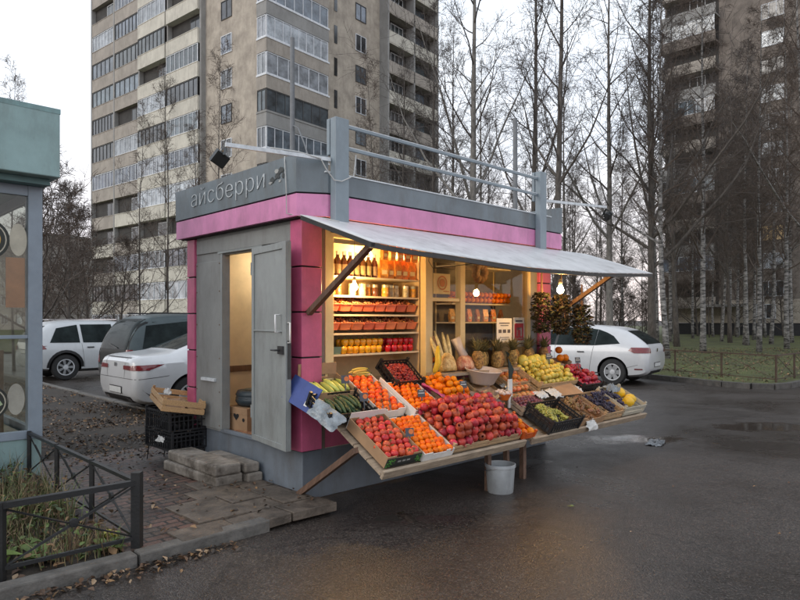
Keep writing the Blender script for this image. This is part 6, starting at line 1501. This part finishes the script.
def gen_tree(seed, H, r0, n1, start, up, ln, bark, tw, wander=.02, fork=0, droop=.0, leaves=0, n2=7, n3=5, n4=2):
    r = random.Random(seed); tr = MB(); cr_ = MB(); N = 14; P = []; x = y = 0; dx, dy = r.gauss(0,wander), r.gauss(0,wander)
    for i in range(N+1):
        P.append(Vector((x,y,H*i/N-(.15 if i == 0 else 0)))); dx = dx*.8+r.gauss(0,wander*.6); dy = dy*.8+r.gauss(0,wander*.6); x += dx*H/N; y += dy*H/N
    rad = [max(.008, r0*(1-.93*(i/N)**.85)*(1.18 if i == 0 else 1)) for i in range(N+1)]
    tr.tube(P, rad, 10)
    def at(f): i = min(N-1,int(f*N)); g = f*N-i; return P[i].lerp(P[i+1], g), rad[i]+(rad[i+1]-rad[i])*g
    def grow(b, p, d, L_, ra, seg, k, bend, jit):
        pts = [p.copy()]; d = d.copy()
        for s in range(seg):
            d = (d+Vector((r.gauss(0,jit),r.gauss(0,jit),r.gauss(0,jit)+bend))).normalized(); p = p+d*(L_/seg); pts.append(p)
        b.tube(pts, [max(.0035, ra*(1-.85*i/seg)) for i in range(seg+1)], k, cap=False)
        return pts
    stems = [(at, 1.0)]
    az = r.uniform(0,6)
    for i in range(n1):
        f = start+(.985-start)*((i+r.random())/n1); p, ra = at(f); az += 2.4+r.uniform(-.5,.5)
        el = up+r.uniform(-.25,.25)+.35*(f-.5); d = Vector((math.cos(az)*math.cos(el),math.sin(az)*math.cos(el),math.sin(el)))
        big = (fork and i < fork); L1 = H*ln*(1.25-f)*r.uniform(.6,1.15)*(1.7 if big else 1); rr = min(ra*.55, .008+L1*.0085)*(1.0 if big else 1)
        b1 = grow(tr if big else cr_, p, d, L1, rr, 7, 5, .10-droop*.1, .09)
        for j in range(n2):
            g = .18+.8*(j+r.random())/n2; q = b1[min(6,int(g*7))].lerp(b1[min(7,int(g*7)+1)], g*7-int(g*7)); dd = (b1[min(7,int(g*7)+1)]-b1[min(6,int(g*7))]).normalized()
            side = dd.cross(Vector((r.gauss(0,1),r.gauss(0,1),r.gauss(0,1)))).normalized(); d2 = (dd*.75+side*.75+Vector((0,0,.15-droop*.3))).normalized()
            L2 = L1*.48*(1.15-g*.6)*r.uniform(.6,1.2); b2 = grow(cr_, q, d2, L2, max(.006,rr*.42*(1.1-g)), 4, 4, .05-droop*.22, .13)
            for k in range(n3):
                g3 = .15+.85*(k+r.random())/n3; ii = min(3,int(g3*4)); q3 = b2[ii].lerp(b2[ii+1], g3*4-ii); d3 = (b2[ii+1]-b2[ii]).normalized(); side = d3.cross(Vector((r.gauss(0,1),r.gauss(0,1),r.gauss(0,1)))).normalized()
                d3 = (d3*.7+side*.7+Vector((0,0,-droop*.4))).normalized(); L3 = max(.25, L2*.5*r.uniform(.6,1.2)); b3 = grow(cr_, q3, d3, L3, .0078, 3, 3, -droop*.2, .16)
                for m_ in range(n4):
                    q4 = b3[r.randrange(0,3)].lerp(b3[2], r.random()*.6); s4 = Vector((r.gauss(0,1),r.gauss(0,1),r.gauss(0,.8)-droop*.8)).normalized(); d4 = ((b3[3]-b3[0]).normalized()*.6+s4*.7).normalized()
                    grow(cr_, q4, d4, max(.2,L3*.7), .0058, 2, 3, -droop*.2, .2)
                    if leaves and r.random() < leaves: leaf(cr_, q4+d4*.12, r.uniform(.03,.06), r, 1)
    return tr.mesh('trunk', bark, smooth=True), cr_.mesh('crown', [tw, leafs[0]])
PT = {}
PT['birch_a'] = gen_tree(1,17,.125,42,.22,.75,.20,bark_b,twig_b,.018,droop=.35,n4=3)
PT['birch_b'] = gen_tree(2,16,.12,40,.25,.70,.21,bark_b,twig_b,.028,fork=1,droop=.4,n4=3)
PT['birch_c'] = gen_tree(3,18,.13,42,.30,.80,.18,bark_b,twig_m,.014,droop=.3,n4=3)
PT['pale'] = gen_tree(4,19,.17,30,.25,.80,.22,bark_g,twig_m,.014,fork=3,droop=.05,n4=2)
PT['dark_a'] = gen_tree(5,18,.15,30,.22,.85,.22,bark_d,twig_m,.020,fork=3,leaves=.02,n4=2)
PT['dark_b'] = gen_tree(6,17,.13,28,.30,.75,.19,bark_d,twig_m,.022,fork=2,leaves=.015,n4=2)
PT['forked'] = gen_tree(7,18,.16,34,.18,.95,.26,bark_d,twig_m,.022,fork=6,n4=2)
PT['bush'] = gen_tree(8,5.2,.075,26,.06,.80,.42,bark_d,twig_b,.05,fork=4,leaves=.10,n2=7,n3=5,n4=3)
PT['slim'] = gen_tree(9,13,.06,24,.18,.75,.20,bark_d,twig_b,.03,fork=0,n2=6,n3=5,n4=2,leaves=.01)
ti = [0]
def tree(kind, px, Y, rz, sc, label, group=None, name='birch_tree', z=.08):
    tr, cr_ = PT[kind]; o = empty(name, ((px-400)/640*Y, Y, z), (0,0,rz), label, 'tree', group); o.scale = (sc,)*3
    a = bpy.data.objects.new('trunk', tr); col.objects.link(a); a.parent = o
    a = bpy.data.objects.new('crown', cr_); col.objects.link(a); a.parent = o
# prominent trees
tree('pale',472,24,.3,1.05,'tall pale-trunked bare tree rising right behind the middle of the kiosk roof',name='bare_tree')
tree('dark_a',529,25,2.2,1.05,'tall grey-brown bare tree with ivy-dark stem behind the far roof post',name='bare_tree')
tree('dark_b',560,22,4.0,1.15,'slim straight dark bare tree just right of the far roof post',name='bare_tree')
tree('pale',610,27,1.5,.95,'slender grey bare tree seen above the tip of the awning',name='bare_tree')
tree('forked',652,26,.9,1.1,'thick dark forked tree leaning behind the white hatchback roof',name='bare_tree')
tree('birch_b',667,25,2.9,1.05,'white birch with a bent trunk standing just behind the rear of the white hatchback')
tree('birch_a',703,29,.4,1.1,'white-trunked birch with a pale bulging foot in the middle of the lawn')
tree('birch_c',653,33,3.4,1.0,'spotted birch close behind the roof of the white hatchback')
tree('dark_a',677,36,5.1,1.05,'dark leaning trunk to the right of the bent birch',name='bare_tree')
tree('birch_c',747,38,1.2,1.0,'straight birch behind the second fence post on the right lawn')
tree('birch_a',759,30,4.2,.95,'leaning thin birch in front of the ground floor windows on the right lawn')
tree('birch_b',771,40,5.5,1.05,'heavily black-spotted birch near the right end of the lawn')
tree('birch_a',787,33,2.0,1.05,'rightmost white birch on the lawn near the picture edge')
tree('dark_b',722,52,.2,1.1,'dark trunk against the beige ground floor between two birches',name='bare_tree')
tree('dark_a',730,42,3.3,.95,'slim dark tree close to the dark trunk in the middle of the right lawn',name='bare_tree')
tree('birch_c',737,56,4.7,1.1,'distant birch just left of the straight birch on the right lawn')
tree('birch_b',812,27,4.4,1.15,'large birch at the right picture edge whose branches reach across the tower')
tree('birch_b',836,19,.8,1.0,'near birch just outside the right picture edge with twigs hanging in')
tree('slim',168,30,1.0,1.0,'thin bare young tree in front of the cream balconies of the tower',name='bare_tree')
tree('slim',141,33,3.0,.95,'thin crooked bare tree before the left part of the tower',name='bare_tree')
tree('slim',218,27,4.6,1.0,'slim bare tree just left of the roof floodlight',name='bare_tree')
tree('birch_a',196,38,2.6,.8,'pale thin birch whose twigs cross the tower balconies')
tree('dark_b',432,30,1.9,1.0,'dark bare tree in front of the right edge of the tower',name='bare_tree')
tree('forked',404,38,2.0,.95,'wide branching bare tree covering the right side of the tower',name='bare_tree')
tree('slim',372,28,.2,1.0,'thin bare tree crossing the tower just right of the near roof post',name='bare_tree')
tree('dark_a',448,34,.6,.95,'grey bare tree between the tower and the pale trunk',name='bare_tree')
tree('bush',66,24,.5,1.25,'dense brown bush with a few leaves behind the silver car',name='bare_bush')
tree('bush',92,27,2.1,1.15,'bare brown bush left of the foot of the tower',name='bare_bush')
tree('bush',40,21,4.0,1.3,'tall bare bush beside the teal kiosk roof edge',name='bare_bush')
tree('bush',118,30,5.0,1.0,'brown bush behind the dark people carrier',name='bare_bush')
tree('slim',14,20,2.4,.72,'thin leafy-twigged tree showing above the teal kiosk roof',name='bare_tree')
tree('dark_a',-30,30,2.4,.62,'small twiggy tree rising above the left end of the teal roof',name='bare_tree')
tree('bush',560,19,1.0,.72,'leafy brown bush behind the front of the white hatchback',name='bare_bush')
# belt of background trees
r_ = random.Random(31)
for i in range(46):
    px = [415+i*9.2+r_.uniform(-8,8), 405+r_.uniform(0,420)][i > 40]; Y = r_.uniform(36,75)
    k = r_.choice(['dark_a','dark_b','birch_c','birch_a','slim','pale','birch_b','slim'])
    bt = 'birch' in k
    tree(k, px, Y, r_.uniform(0,6), r_.uniform(.75,1.0), 'bare birch far back in the belt of trees behind the kiosk' if bt else 'bare dark tree far back in the belt of trees behind the kiosk', 'far birches in the tree belt' if bt else 'far dark trees in the tree belt', 'birch_tree' if bt else 'bare_tree')
for i in range(8):
    px = 655+i*19+r_.uniform(-5,5); k = r_.choice(['birch_a','birch_b','birch_c'])
    tree(k, px, r_.uniform(36,60), r_.uniform(0,6), r_.uniform(.9,1.15), 'slender birch in the dense stand before the right tower', 'slender birches before the right tower')
for i in range(18):
    tree('bush', 440+i*12+r_.uniform(-6,6), r_.uniform(40,66), r_.uniform(0,6), r_.uniform(.6,1.0), 'brown bare bush in the undergrowth behind the far end of the kiosk', 'bushes in the undergrowth behind the kiosk', 'bare_bush')
for i in range(26):
    px = 20+i*30+r_.uniform(-14,14)
    if 110 < px < 400: Y = r_.uniform(95,120)
    else: Y = r_.uniform(55,95)
    tree('bush', px, Y, r_.uniform(0,6), r_.uniform(.9,1.6), 'brown bare bush in the distant undergrowth', 'bushes in the distant undergrowth', 'bare_bush')
